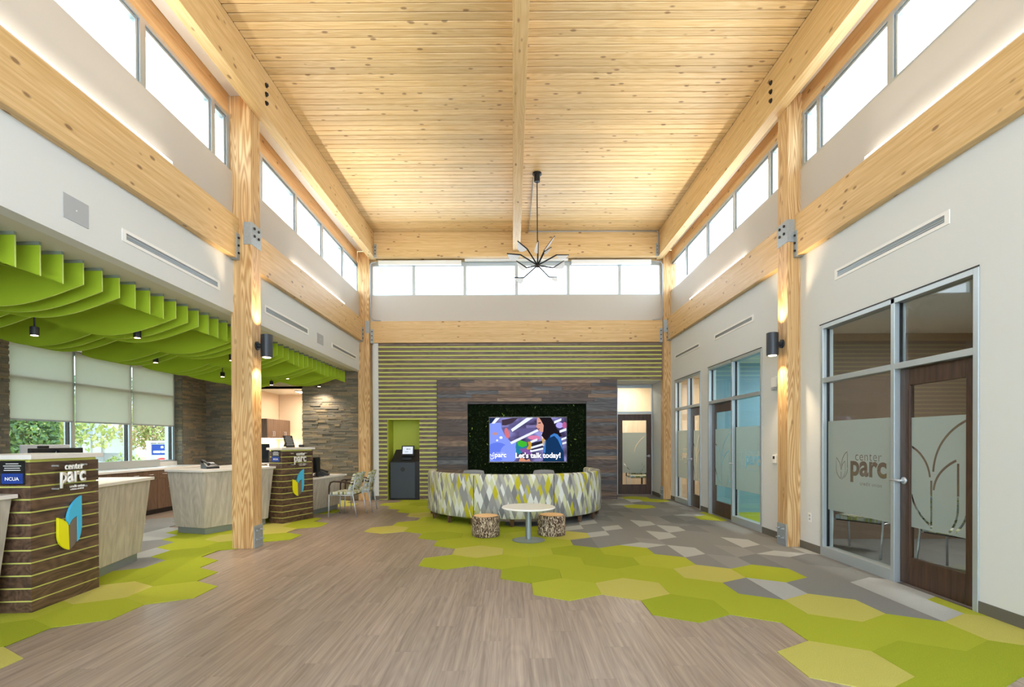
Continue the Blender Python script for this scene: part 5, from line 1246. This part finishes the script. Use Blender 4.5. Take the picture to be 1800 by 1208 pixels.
# ---- coffee table and log stools
t = thing('coffee_table', (0.214, 7.19, 0.006), 'round white coffee table on a brushed steel pedestal', 'table')
MB().lathe([(0, 0.006), (0.232, 0.006), (0.235, 0.012), (0.2, 0.02), (0.05, 0.03), (0, 0.03)], (0.214, 7.19), 48).build('foot_plate', MT['toe'], t)
MB().cyl((0.214, 7.19), 0.042, 0.028, 0.462, 32).build('column', MT['toe'], t, smooth=False)
MB().lathe([(0, 0.462), (0.37, 0.462), (0.382, 0.470), (0.382, 0.480), (0.374, 0.488), (0, 0.488)], (0.214, 7.19), 64).build('table_top', MT['whitelam'], t)
def bark(name):
    m, nt, b = newmat(name); N, L = nt.nodes, nt.links
    tc = N.new('ShaderNodeTexCoord'); mp = N.new('ShaderNodeMapping'); mp.inputs['Scale'].default_value = (60, 60, 24); L.new(tc.outputs['Object'], mp.inputs[0])
    n = N.new('ShaderNodeTexNoise'); n.inputs['Scale'].default_value = 1; n.inputs['Detail'].default_value = 3; n.inputs['Distortion'].default_value = 1.2; L.new(mp.outputs[0], n.inputs[0])
    cr = N.new('ShaderNodeValToRGB'); e = cr.color_ramp.elements; e[0].position = 0.42; e[0].color = rgb(58, 44, 34); e[1].position = 0.62; e[1].color = rgb(218, 202, 178)
    x = e.new(0.5); x.color = rgb(118, 94, 74); L.new(n.outputs['Fac'], cr.inputs[0]); L.new(cr.outputs[0], b.inputs['Base Color']); b.inputs['Roughness'].default_value = 0.9
    bp = N.new('ShaderNodeBump'); bp.inputs['Strength'].default_value = 0.6; bp.inputs['Distance'].default_value = 0.01; L.new(n.outputs['Fac'], bp.inputs['Height']); L.new(bp.outputs[0], b.inputs['Normal'])
    return m
def endgrain(name):
    m, nt, b = newmat(name); N, L = nt.nodes, nt.links
    tc = N.new('ShaderNodeTexCoord'); w = N.new('ShaderNodeTexWave'); w.wave_type = 'RINGS'; w.rings_direction = 'Z'; w.inputs['Scale'].default_value = 16; w.inputs['Distortion'].default_value = 1.5
    L.new(tc.outputs['Object'], w.inputs[0]); cr = N.new('ShaderNodeValToRGB'); cr.color_ramp.elements[0].color = rgb(222, 172, 112); cr.color_ramp.elements[1].color = rgb(246, 214, 168)
    L.new(w.outputs['Fac'], cr.inputs[0]); L.new(cr.outputs[0], b.inputs['Base Color']); b.inputs['Roughness'].default_value = 0.7; return m
MT['bark'], MT['endgrain'] = bark('bark'), endgrain('end_grain')
def log(loc, lab):
    t = thing('log_stool', (0, 0, 0), lab, 'stool', 'log stools at the coffee table')
    rr = random.Random(3); seg = 40; n = [0.207 + 0.006 * math.sin(3 * a) + rr.uniform(-0.004, 0.004) for a in [2 * math.pi * k / seg for k in range(seg)]]
    mb = MB(); prof = [(0.97, 0.0), (1.0, 0.012), (1.0, 0.1), (1.0, 0.2), (1.0, 0.275), (0.98, 0.292), (0.93, 0.300), (0.86, 0.301)]
    for (f, z) in prof:
        for k in range(seg):
            a = 2 * math.pi * k / seg; mb.v.append((n[k] * f * math.cos(a), n[k] * f * math.sin(a), z))
    for i in range(len(prof) - 1):
        for k in range(seg):
            a, b = i * seg + k, i * seg + (k + 1) % seg; mb.f.append((a, b, b + seg, a + seg)); mb.mi.append(0)
    mb.f.append(tuple(reversed(range(seg)))); mb.mi.append(0); mb.f.append(tuple(range((len(prof) - 1) * seg, len(prof) * seg))); mb.mi.append(0)
    mb.build('bark_wrap', MT['bark'], t, smooth=True)
    MB().lathe([(0, 0.300), (0.176, 0.300), (0.182, 0.304), (0.17, 0.308), (0, 0.309)], (0, 0), 40).build('cut_top', MT['endgrain'], t, smooth=True)
    t.location = loc; return t
l1 = log((-0.415, 7.55, 0.006), 'log stool with bark pattern on the lime carpet, left of the coffee table pedestal')
l2 = copy_tree(l1); l2.location = (0.575, 7.63, 0.006); l2.rotation_euler = (0, 0, 1.1)
l1['label'] = 'bark log stool at the coffee table, standing towards the kiosk'; l2['label'] = 'bark log stool at the coffee table, standing towards the office doors'

# ---- kiosk in the lime niche
t = thing('kiosk', (-2.68, 12.55, 0), 'graphite self-service kiosk with tilted screen in the lime niche', 'kiosk')
MB().box(-3.02, -2.30, 12.33, 12.85, 0.0, 0.93).build('cabinet', MT['black'], t, bevel=0.006)
f = MB().box(-3.005, -2.40, 12.30, 12.33, 0.04, 0.905).build('front_door', MT['graphite'], t, bevel=0.004)
MB().tube([(-2.70, 12.298, 0.74), (-2.70, 12.302, 0.74)], 0.055, 20).build('pull', MT['plastic'], f)
MB().hexa([(-3.0, 12.36, 0.93), (-2.32, 12.36, 0.93), (-2.32, 12.84, 0.93), (-3.0, 12.84, 0.93)], [(-2.92, 12.55, 1.22), (-2.32, 12.55, 1.22), (-2.32, 12.84, 1.22), (-2.92, 12.84, 1.22)]).build('head', MT['black'], t, bevel=0.006)
MB().frame((-2.62, 12.38, 1.0), (1, 0, 0), (0, 0.8, 0.6), (0, -0.6, 0.8), (0.11, 0.03, 0.015)).build('tray', MT['graphite'], t, bevel=0.003)
ux, uy_ = Vector((1, 0, 0)), Vector((0, 0.25, 0.968)).normalized(); nz = ux.cross(uy_)
h = MB().frame((-2.60, 12.44, 1.195), ux, uy_, nz, (0.155, 0.125, 0.02)).build('screen_housing', MT['plastic'], t, bevel=0.006)
cs = Vector((-2.60, 12.44, 1.2)) + nz * 0.021
MB().frame(cs, ux, uy_, nz, (0.125, 0.092, 0.0005)).build('screen', emit('kiosk_screen', (0.82, 0.9, 1, 1), 0.3), h)
dk = plain('screen_ink', rgb(70, 74, 84), 0.5)
MB().frame(cs - ux * 0.02 + uy_ * 0.03 + nz * 0.001, ux, uy_, nz, (0.01, 0.014, 0.0004)).build('screen_mark', dk, h); MB().frame(cs + ux * 0.03 + uy_ * 0.028 + nz * 0.001, ux, uy_, nz, (0.035, 0.006, 0.0004)).build('screen_mark', dk, h); MB().frame(cs - ux * 0.03 - uy_ * 0.04 + nz * 0.001, ux, uy_, nz, (0.04, 0.004, 0.0004)).build('screen_mark', dk, h)

# ---- moss panel and screen
t = thing('moss_panel', (0.335, 12.32, 0.45), 'dark green moss panel with pale sprigs framing the wall screen', 'plant wall')
rr = random.Random(9); mb = MB(); nx, nz_ = 110, 70
for i in range(nx + 1):
    for k in range(nz_ + 1): mb.v.append((-1.098 + 2.866 * i / nx, 12.318 - rr.uniform(0.0, 0.035), 0.45 + 1.872 * k / nz_))
for i in range(nx):
    for k in range(nz_): a = i * (nz_ + 1) + k; mb.f.append((a, a + nz_ + 1, a + nz_ + 2, a + 1)); mb.mi.append(0)
tag(mb.build('moss', plain('dark_moss', rgb(22, 32, 16), 1.0, spec=0.05, bump=0.8, bscale=50, var=0.6), t), kind='stuff')
mb = MB()
for q in range(900):
    x, z = rr.uniform(-1.07, 1.74), rr.uniform(0.48, 2.3); a = rr.uniform(0, 6.28); l, w = rr.uniform(0.02, 0.05), rr.uniform(0.005, 0.012); y = 12.297 - rr.uniform(0, 0.014)
    dx, dz = math.cos(a) * l, math.sin(a) * l; ex, ez = -math.sin(a) * w, math.cos(a) * w
    mb.add([(x - dx, y + 0.015, z - dz), (x + ex, y, z + ez), (x + dx, y - 0.01, z + dz), (x - ex, y, z - ez)], [(0, 1, 2, 3)], 0 if q % 30 else 1)
tag(mb.build('sprigs', [plain('sprig_dark', rgb(32, 52, 22), 0.9), plain('sprig_pale', rgb(150, 186, 70), 0.9)], t), kind='stuff')
t = thing('television', (0.36, 12.2, 0.91), 'wide wall screen showing a woman holding a green cup and white slogan text', 'television')
TX0, TX1, TZ0, TZ1, TY = -0.59, 1.307, 0.91, 2.007, 12.20
MB().box(TX0, TX1, TY, TY + 0.06, TZ0, TZ1).build('housing', MT['plastic'], t, bevel=0.004)
MB().box(0.1, 0.6, TY + 0.06, 12.265, 1.3, 1.6).build('wall_mount', MT['black'], t)
EM = 0.37
def E(nm, r, g, b, s=1.0): return emit('screen_' + nm, rgb(r, g, b), EM * s)
layer = [0]
def spix(pts, m, name='picture_shape'):
    """polygon in pixels of the picture (1690 x 950), drawn flat on the screen"""
    layer[0] += 1; y = TY - 0.0012 - layer[0] * 0.00012
    P = [(TX0 + 0.02 + (x - 60) / 1690 * (TX1 - TX0 - 0.04), y, TZ1 - 0.02 - (z - 85) / 950 * (TZ1 - TZ0 - 0.04)) for x, z in pts]
    P = [(min(max(p[0], TX0 + 0.02), TX1 - 0.02), p[1], min(max(p[2], TZ0 + 0.02), TZ1 - 0.02)) for p in P]
    ar = sum(p[0] * q[2] - q[0] * p[2] for p, q in zip(P, P[1:] + P[:1]))
    if ar < 0: P = P[::-1]
    MB().add(P, [tuple(range(len(P)))]).build(name, m, scr)
def ell(cx, cy, rx, ry, n=20, a=0): return [(cx + rx * math.cos(2*math.pi*k/n) * math.cos(a) - ry * math.sin(2*math.pi*k/n) * math.sin(a), cy + rx * math.cos(2*math.pi*k/n) * math.sin(a) + ry * math.sin(2*math.pi*k/n) * math.cos(a)) for k in range(n)]
# blurred bluish backdrop on the lit panel
mB = bpy.data.materials.new('screen_backdrop'); mB.use_nodes = True; nt = mB.node_tree; nt.nodes.clear()
tc = nt.nodes.new('ShaderNodeTexCoord'); mp = nt.nodes.new('ShaderNodeMapping'); mp.inputs['Scale'].default_value = (2.2, 1, 3.2); nz1 = nt.nodes.new('ShaderNodeTexNoise'); nz1.inputs['Scale'].default_value = 1.0; nz1.inputs['Detail'].default_value = 2
cr = nt.nodes.new('ShaderNodeValToRGB'); e = cr.color_ramp.elements; e[0].position = 0.36; e[0].color = rgb(58, 52, 84); e[1].position = 0.66; e[1].color = rgb(150, 148, 210); x = e.new(0.5); x.color = rgb(98, 92, 140)
em = nt.nodes.new('ShaderNodeEmission'); em.inputs[1].default_value = EM; ou = nt.nodes.new('ShaderNodeOutputMaterial')
for a, b in ((tc.outputs['Object'], mp.inputs[0]), (mp.outputs[0], nz1.inputs[0]), (nz1.outputs['Fac'], cr.inputs[0]), (cr.outputs[0], em.inputs[0]), (em.outputs[0], ou.inputs[0])): nt.links.new(a, b)
scr = MB().box(TX0 + 0.02, TX1 - 0.02, TY - 0.001, TY, TZ0 + 0.02, TZ1 - 0.02).build('screen', mB, t)
WHT, BLU, PER = E('bar', 226, 232, 252), E('blue', 96, 120, 226), E('peri', 128, 148, 240)
spix([(60, 200), (300, 190), (330, 330), (400, 480), (520, 600), (640, 620), (600, 1035), (60, 1035)], PER)
spix(ell(230, 820, 260, 200), BLU); spix(ell(480, 860, 190, 200), PER)
spix([(60, 90), (180, 90), (100, 200), (60, 210)], E('navy', 30, 42, 76)); spix([(200, 85), (290, 85), (170, 210), (100, 210)], WHT)
spix([(330, 130), (560, 90), (690, 90), (560, 200), (420, 250), (330, 250)], E('brown', 64, 52, 66))
spix(ell(440, 420, 50, 120, 16, -0.2), E('coral', 204, 110, 120)); spix(ell(180, 430, 60, 32), E('peach', 186, 140, 140)); spix(ell(310, 515, 36, 30), WHT); spix(ell(225, 575, 24, 22), WHT)
spix([(530, 335), (880, 85), (1020, 85), (560, 390)], WHT)
spix([(860, 250), (1090, 240), (1090, 300), (870, 310)], E('plum', 120, 112, 160)); spix([(700, 330), (1080, 300), (1000, 400), (720, 480)], E('slate', 92, 88, 136))
spix([(510, 615), (1110, 335), (1140, 375), (540, 660)], WHT)
spix(ell(1040, 520, 140, 50, 18, 0.05), E('pink', 208, 120, 160))
for (xa, ya, xb, yb_, w) in ((960, 615, 1110, 560, 50), (960, 735, 1240, 655, 55), (950, 815, 1240, 750, 50), (1480, 190, 1640, 125, 55), (1600, 390, 1750, 340, 55), (1640, 560, 1750, 520, 45), (1660, 650, 1750, 625, 40)):
    spix([(xa, ya - w / 2), (xb, yb_ - w / 2), (xb, yb_ + w / 2), (xa, ya + w / 2)], WHT)
spix([(980, 640), (1240, 580), (1240, 640), (980, 715)], E('dark', 40, 38, 52)); spix([(980, 765), (1240, 695), (1240, 735), (980, 795)], E('dark2', 48, 46, 62))
spix(ell(1600, 250, 80, 65), E('lilac', 170, 160, 232)); spix(ell(1710, 250, 50, 70), E('rose', 180, 90, 140))
SKIN, HAIR, JKT, JKL = E('skin', 206, 150, 132), E('hair', 28, 22, 28), E('jacket', 20, 52, 92), E('jacket_light', 62, 122, 196)
spix([(1200, 430), (1290, 430), (1290, 700), (1230, 700)], E('shirt', 226, 206, 200)); spix([(1215, 560), (1270, 480), (1262, 650), (1240, 700)], E('mustard', 214, 160, 40))
spix([(1110, 85), (1200, 85), (1300, 300), (1260, 400), (1190, 395), (1150, 370), (1120, 320), (1085, 285), (1105, 215), (1100, 150)], SKIN)
spix([(1150, 85), (1410, 85), (1480, 200), (1520, 300), (1620, 430), (1650, 500), (1560, 500), (1450, 470), (1300, 600), (1240, 520), (1200, 470), (1240, 380), (1250, 250), (1190, 140)], HAIR)
spix([(1120, 195), (1190, 185), (1180, 210), (1130, 210)], HAIR); spix([(1105, 325), (1165, 318), (1160, 340), (1120, 342)], E('lips', 150, 70, 76))
spix([(1300, 600), (1400, 470), (1480, 425), (1560, 450), (1630, 560), (1690, 850), (1700, 1035), (1230, 1035), (1240, 860), (1270, 600)], JKT)
spix([(1400, 470), (1480, 425), (1560, 450), (1630, 560), (1670, 800), (1560, 560), (1480, 480), (1390, 520)], JKL); spix([(1270, 590), (1300, 560), (1285, 850), (1250, 850)], JKL)
spix([(640, 640), (700, 600), (880, 680), (860, 800), (700, 880), (640, 860)], E('cup', 36, 120, 150)); spix([(670, 620), (730, 570), (880, 620), (880, 690), (780, 730), (690, 690)], E('green', 62, 176, 48))
spix([(900, 610), (960, 600), (985, 660), (960, 770), (900, 780), (870, 750), (920, 690)], E('gold', 196, 150, 40)); spix([(720, 760), (860, 745), (1000, 860), (950, 900), (760, 830)], E('hand', 124, 84, 150))
spix([(700, 1035), (720, 970), (800, 960), (860, 1010), (930, 975), (960, 1035)], E('skin2', 206, 140, 110))
WT = E('text', 250, 250, 255, 1.15)
def stext(b, x0, x1, zc, bold, sp=1.0):
    layer[0] += 3; k = (TX1 - TX0 - 0.04) / 1690
    c = (TX0 + 0.02 + ((x0 + x1) / 2 - 60) * k, TY - 0.0012 - layer[0] * 0.00012, TZ1 - 0.02 - (zc - 85) / 950 * (TZ1 - TZ0 - 0.04))
    place_text('lettering', b, c, (1, 0, 0), (0, 0, 1), width=(x1 - x0) * k, mat=WT, parent=scr, bold=bold, spacing=sp)
stext("Let's talk today!", 630, 1620, 918, 0.028); stext('parc', 175, 425, 922, 0.02)
k_ = (TX1 - TX0 - 0.04) / 1690
tt = place_text('lettering', 'center', (TX0 + 0.02 + (290 - 60) * k_, TY - 0.012, TZ1 - 0.02 - (848 - 85) / 950 * (TZ1 - TZ0 - 0.04)), (1, 0, 0), (0, 0, 1), width=190 * k_, mat=E('faint', 190, 200, 250), parent=scr, bold=-0.01)
layer[0] += 2
for p in emblem(70, 0, 90, 6):
    spix([(x, 985 - y * 1.6) for x, y in p], WT)
g = MB(); g.box(TX0, TX1, TY - 0.004, TY, TZ1 - 0.008, TZ1); g.box(TX0, TX1, TY - 0.004, TY, TZ0, TZ0 + 0.008); g.build('bezel', MT['greyplast'], t)

# ================================================================ OUTSIDE THE TELLER WINDOW
tag(MB().box(-90, -8.0, -20, 90, -0.3, -0.2).build('lawn_ground', plain('pale_lawn', rgb(158, 166, 116), 1.0, var=0.25, bscale=0.6)), kind='structure')
tag(MB().box(-40, -8.0, 18, 26, -0.2, -0.19).build('parking_ground', plain('pale_asphalt', rgb(176, 174, 168), 1.0)), kind='structure')
LEAFM = [plain('leaf_%d' % i, rgb(*c), 0.8, spec=0.2) for i, c in enumerate([(116, 140, 82), (158, 170, 98), (176, 174, 112), (96, 120, 88), (184, 156, 116)])]
BARK = plain('tree_bark', rgb(150, 132, 116), 0.9, bump=0.4)
def tree(x, y, hgt, rad, pal, lab, seed, kind='tree'):
    rr = random.Random(seed); t = thing(kind, (x, y, -0.2), lab, kind, 'trees outside the window' if kind == 'tree' else 'shrubs outside the window')
    tr = MB(); top = Vector((x, y, -0.2 + hgt * 0.55))
    tr.tube([(x, y, -0.2), (x + 0.1, y, hgt * 0.3), top], [rad * 0.07 + 0.03, rad * 0.05 + 0.02, rad * 0.03 + 0.01], 8)
    for b in range(5):
        a = b * 1.26 + rr.random(); tr.tube([top - Vector((0, 0, hgt * 0.1 * rr.random() + 0.05)), top + Vector((math.cos(a) * rad * 0.6, math.sin(a) * rad * 0.6, hgt * 0.2))], [rad * 0.02 + 0.01, 0.01], 6)
    tr.build('trunk', BARK, t)
    mb = MB(); c = Vector((x, y, hgt * 0.47)); n = 4200 if kind == 'tree' else 420; ls = rad * 0.075 if kind != 'tree' else 0.05 + rad * 0.022
    for q in range(n):
        d = Vector((rr.gauss(0, 1), rr.gauss(0, 1), rr.gauss(0, 1))).normalized() * rad * rr.uniform(0.55, 1.0) ** 0.6; d.z *= hgt * 0.40 / rad
        p = c + d * (0.85 + 0.2 * math.sin(d.x * 3 + d.y * 2)); a, b = Vector((rr.gauss(0, 1), rr.gauss(0, 1), rr.gauss(0, 1))).normalized(), Vector((rr.gauss(0, 1), rr.gauss(0, 1), rr.gauss(0, 1))).normalized()
        b = a.cross(b).normalized(); l = ls * rr.uniform(0.7, 1.5)
        mb.add([p - a * l, p + b * l * 0.5, p + a * l, p - b * l * 0.5], [(0, 1, 2, 3)], rr.choice(pal))
    tag(mb.build('foliage', LEAFM, t), kind='stuff')
tree(-17.5, 18.3, 4.6, 2.4, (1, 2, 1), 'bright yellow green tree outside beyond the grey partition panel', 1)
tree(-26, 27.0, 6.0, 2.4, (0, 1, 3), 'green tree behind the bright tree outside the window', 2)
tree(-13.0, 13.3, 3.8, 0.8, (0, 3), 'thin green tree outside close to the stone pier', 3)
tree(-44, 44, 9, 3.6, (3, 0, 0), 'dark green tree outside behind the white gazebo', 4)
tree(-40, 51, 11, 4.4, (3, 3, 0), 'tall dark green tree far outside behind the white house', 5)
tree(-20.6, 28.7, 5.0, 1.5, (2, 4, 1), 'autumn coloured tree outside between gazebo and road sign', 6)
tree(-27.5, 42.5, 8, 3.0, (3, 0, 1), 'green tree far outside above the road sign', 7)
tree(-24.5, 35.8, 6, 2.3, (4, 2, 0), 'orange tinted tree outside behind the road sign', 8)
tree(-12.5, 15.9, 1.3, 0.7, (0, 1), 'low leafy shrub outside below the middle shade', 9, 'shrub')
tree(-10.8, 15.1, 1.1, 0.45, (0, 1), 'small leafy shrub outside by the window end', 10, 'shrub')
# gazebo
WHT2 = plain('white_boards', rgb(196, 198, 200), 0.7); RF = plain('grey_shingles', rgb(132, 140, 148), 0.9)
gx, gy = -26.5, 31.2
t = thing('gazebo', (gx, gy, -0.2), 'white gazebo with grey hip roof outside on the lawn', 'gazebo')
for sx in (-1, 0, 1):
    for sy in (-1, 1): MB().box(gx + sx * 1.5 - 0.07, gx + sx * 1.5 + 0.07, gy + sy * 1.3 - 0.07, gy + sy * 1.3 + 0.07, -0.2, 1.75).build('post', WHT2, t)
MB().hexa([(gx - 1.9, gy - 1.7, 1.75), (gx + 1.9, gy - 1.7, 1.75), (gx + 1.9, gy + 1.7, 1.75), (gx - 1.9, gy + 1.7, 1.75)], [(gx - 0.4, gy - 0.1, 2.75), (gx + 0.4, gy - 0.1, 2.75), (gx + 0.4, gy + 0.1, 2.75), (gx - 0.4, gy + 0.1, 2.75)]).build('roof', RF, t)
for sy in (-1, 1): MB().box(gx - 1.5, gx + 1.5, gy + sy * 1.3 - 0.03, gy + sy * 1.3 + 0.03, 0.2, 0.75).build('railing', WHT2, t)
MB().box(gx - 1.6, gx + 1.6, gy - 1.4, gy + 1.4, -0.2, 0.0).build('deck', WHT2, t)
hx, hy = -35, 39.5
t = thing('house', (hx, hy, -0.2), 'white house with a pale roof outside beyond the gazebo', 'house')
MB().box(hx - 3.5, hx + 3.5, hy - 2.5, hy + 2.5, -0.2, 2.4).build('walls', WHT2, t)
MB().hexa([(hx - 3.9, hy - 2.9, 2.4), (hx + 3.9, hy - 2.9, 2.4), (hx + 3.9, hy + 2.9, 2.4), (hx - 3.9, hy + 2.9, 2.4)], [(hx - 2, hy - 0.1, 3.9), (hx + 2, hy - 0.1, 3.9), (hx + 2, hy + 0.1, 3.9), (hx - 2, hy + 0.1, 3.9)]).build('roof', plain('pale_roof', rgb(214, 212, 208), 0.9), t)
w = MB().box(hx + 0.9, hx + 2.6, hy - 2.53, hy - 2.5, -0.2, 1.8).build('garage_door', plain('slate_door', rgb(80, 92, 104), 0.6), t)
# road sign
p = plane_px(285, 780, X=-16.5); sx_, sy_ = p.x, p.y
t = thing('road_sign', (sx_, sy_, -0.2), 'blue, white and red road sign between white masonry piers outside', 'sign')
dn = Vector((0.55, -0.83, 0)); dl = Vector((0.83, 0.55, 0)); up = Vector((0, 0, 1)); o = Vector((sx_, sy_, 0))
for s in (-1, 1): MB().frame(o + dl * s * 0.52 + up * 0.6, dl, dn, up, (0.09, 0.12, 0.8)).build('pier', WHT2, t)
MB().frame(o + up * 1.45, dl, dn, up, (0.65, 0.12, 0.05)).build('cap', WHT2, t)
b = MB().frame(o + up * 0.75, dl, dn, up, (0.43, 0.04, 0.62)).build('sign_board', WHT2, t)
MB().frame(o + dn * 0.045 + up * 1.08, dl, dn, up, (0.40, 0.006, 0.24)).build('sign_panel', MT['navy'], b)
for k, (a, ww) in enumerate(((-0.2, 0.14), (0.14, 0.18))): MB().frame(o + dn * 0.053 + up * 0.98 + dl * a, dl, dn, up, (ww, 0.002, 0.05)).build('sign_mark', MT['letter'], b)
MB().frame(o + dn * 0.053 + up * 1.2, dl, dn, up, (0.05, 0.002, 0.05)).build('sign_mark', MT['letter'], b)
red = plain('sign_red', rgb(222, 70, 70), 0.5)
fan = [o + dn * 0.047 + up * (0.52 + 0.18 * math.sin(math.pi * k / 12)) + dl * 0.27 * math.cos(math.pi * k / 12) for k in range(13)]
MB().add(fan, [tuple(range(13))]).build('sign_mark', red, b)
for k in range(7): MB().frame(o + dn * 0.047 + up * 0.40 + dl * (-0.3 + k * 0.1), dl, dn, up, (0.035, 0.003, 0.05)).build('sign_mark', MT['navy'], b)
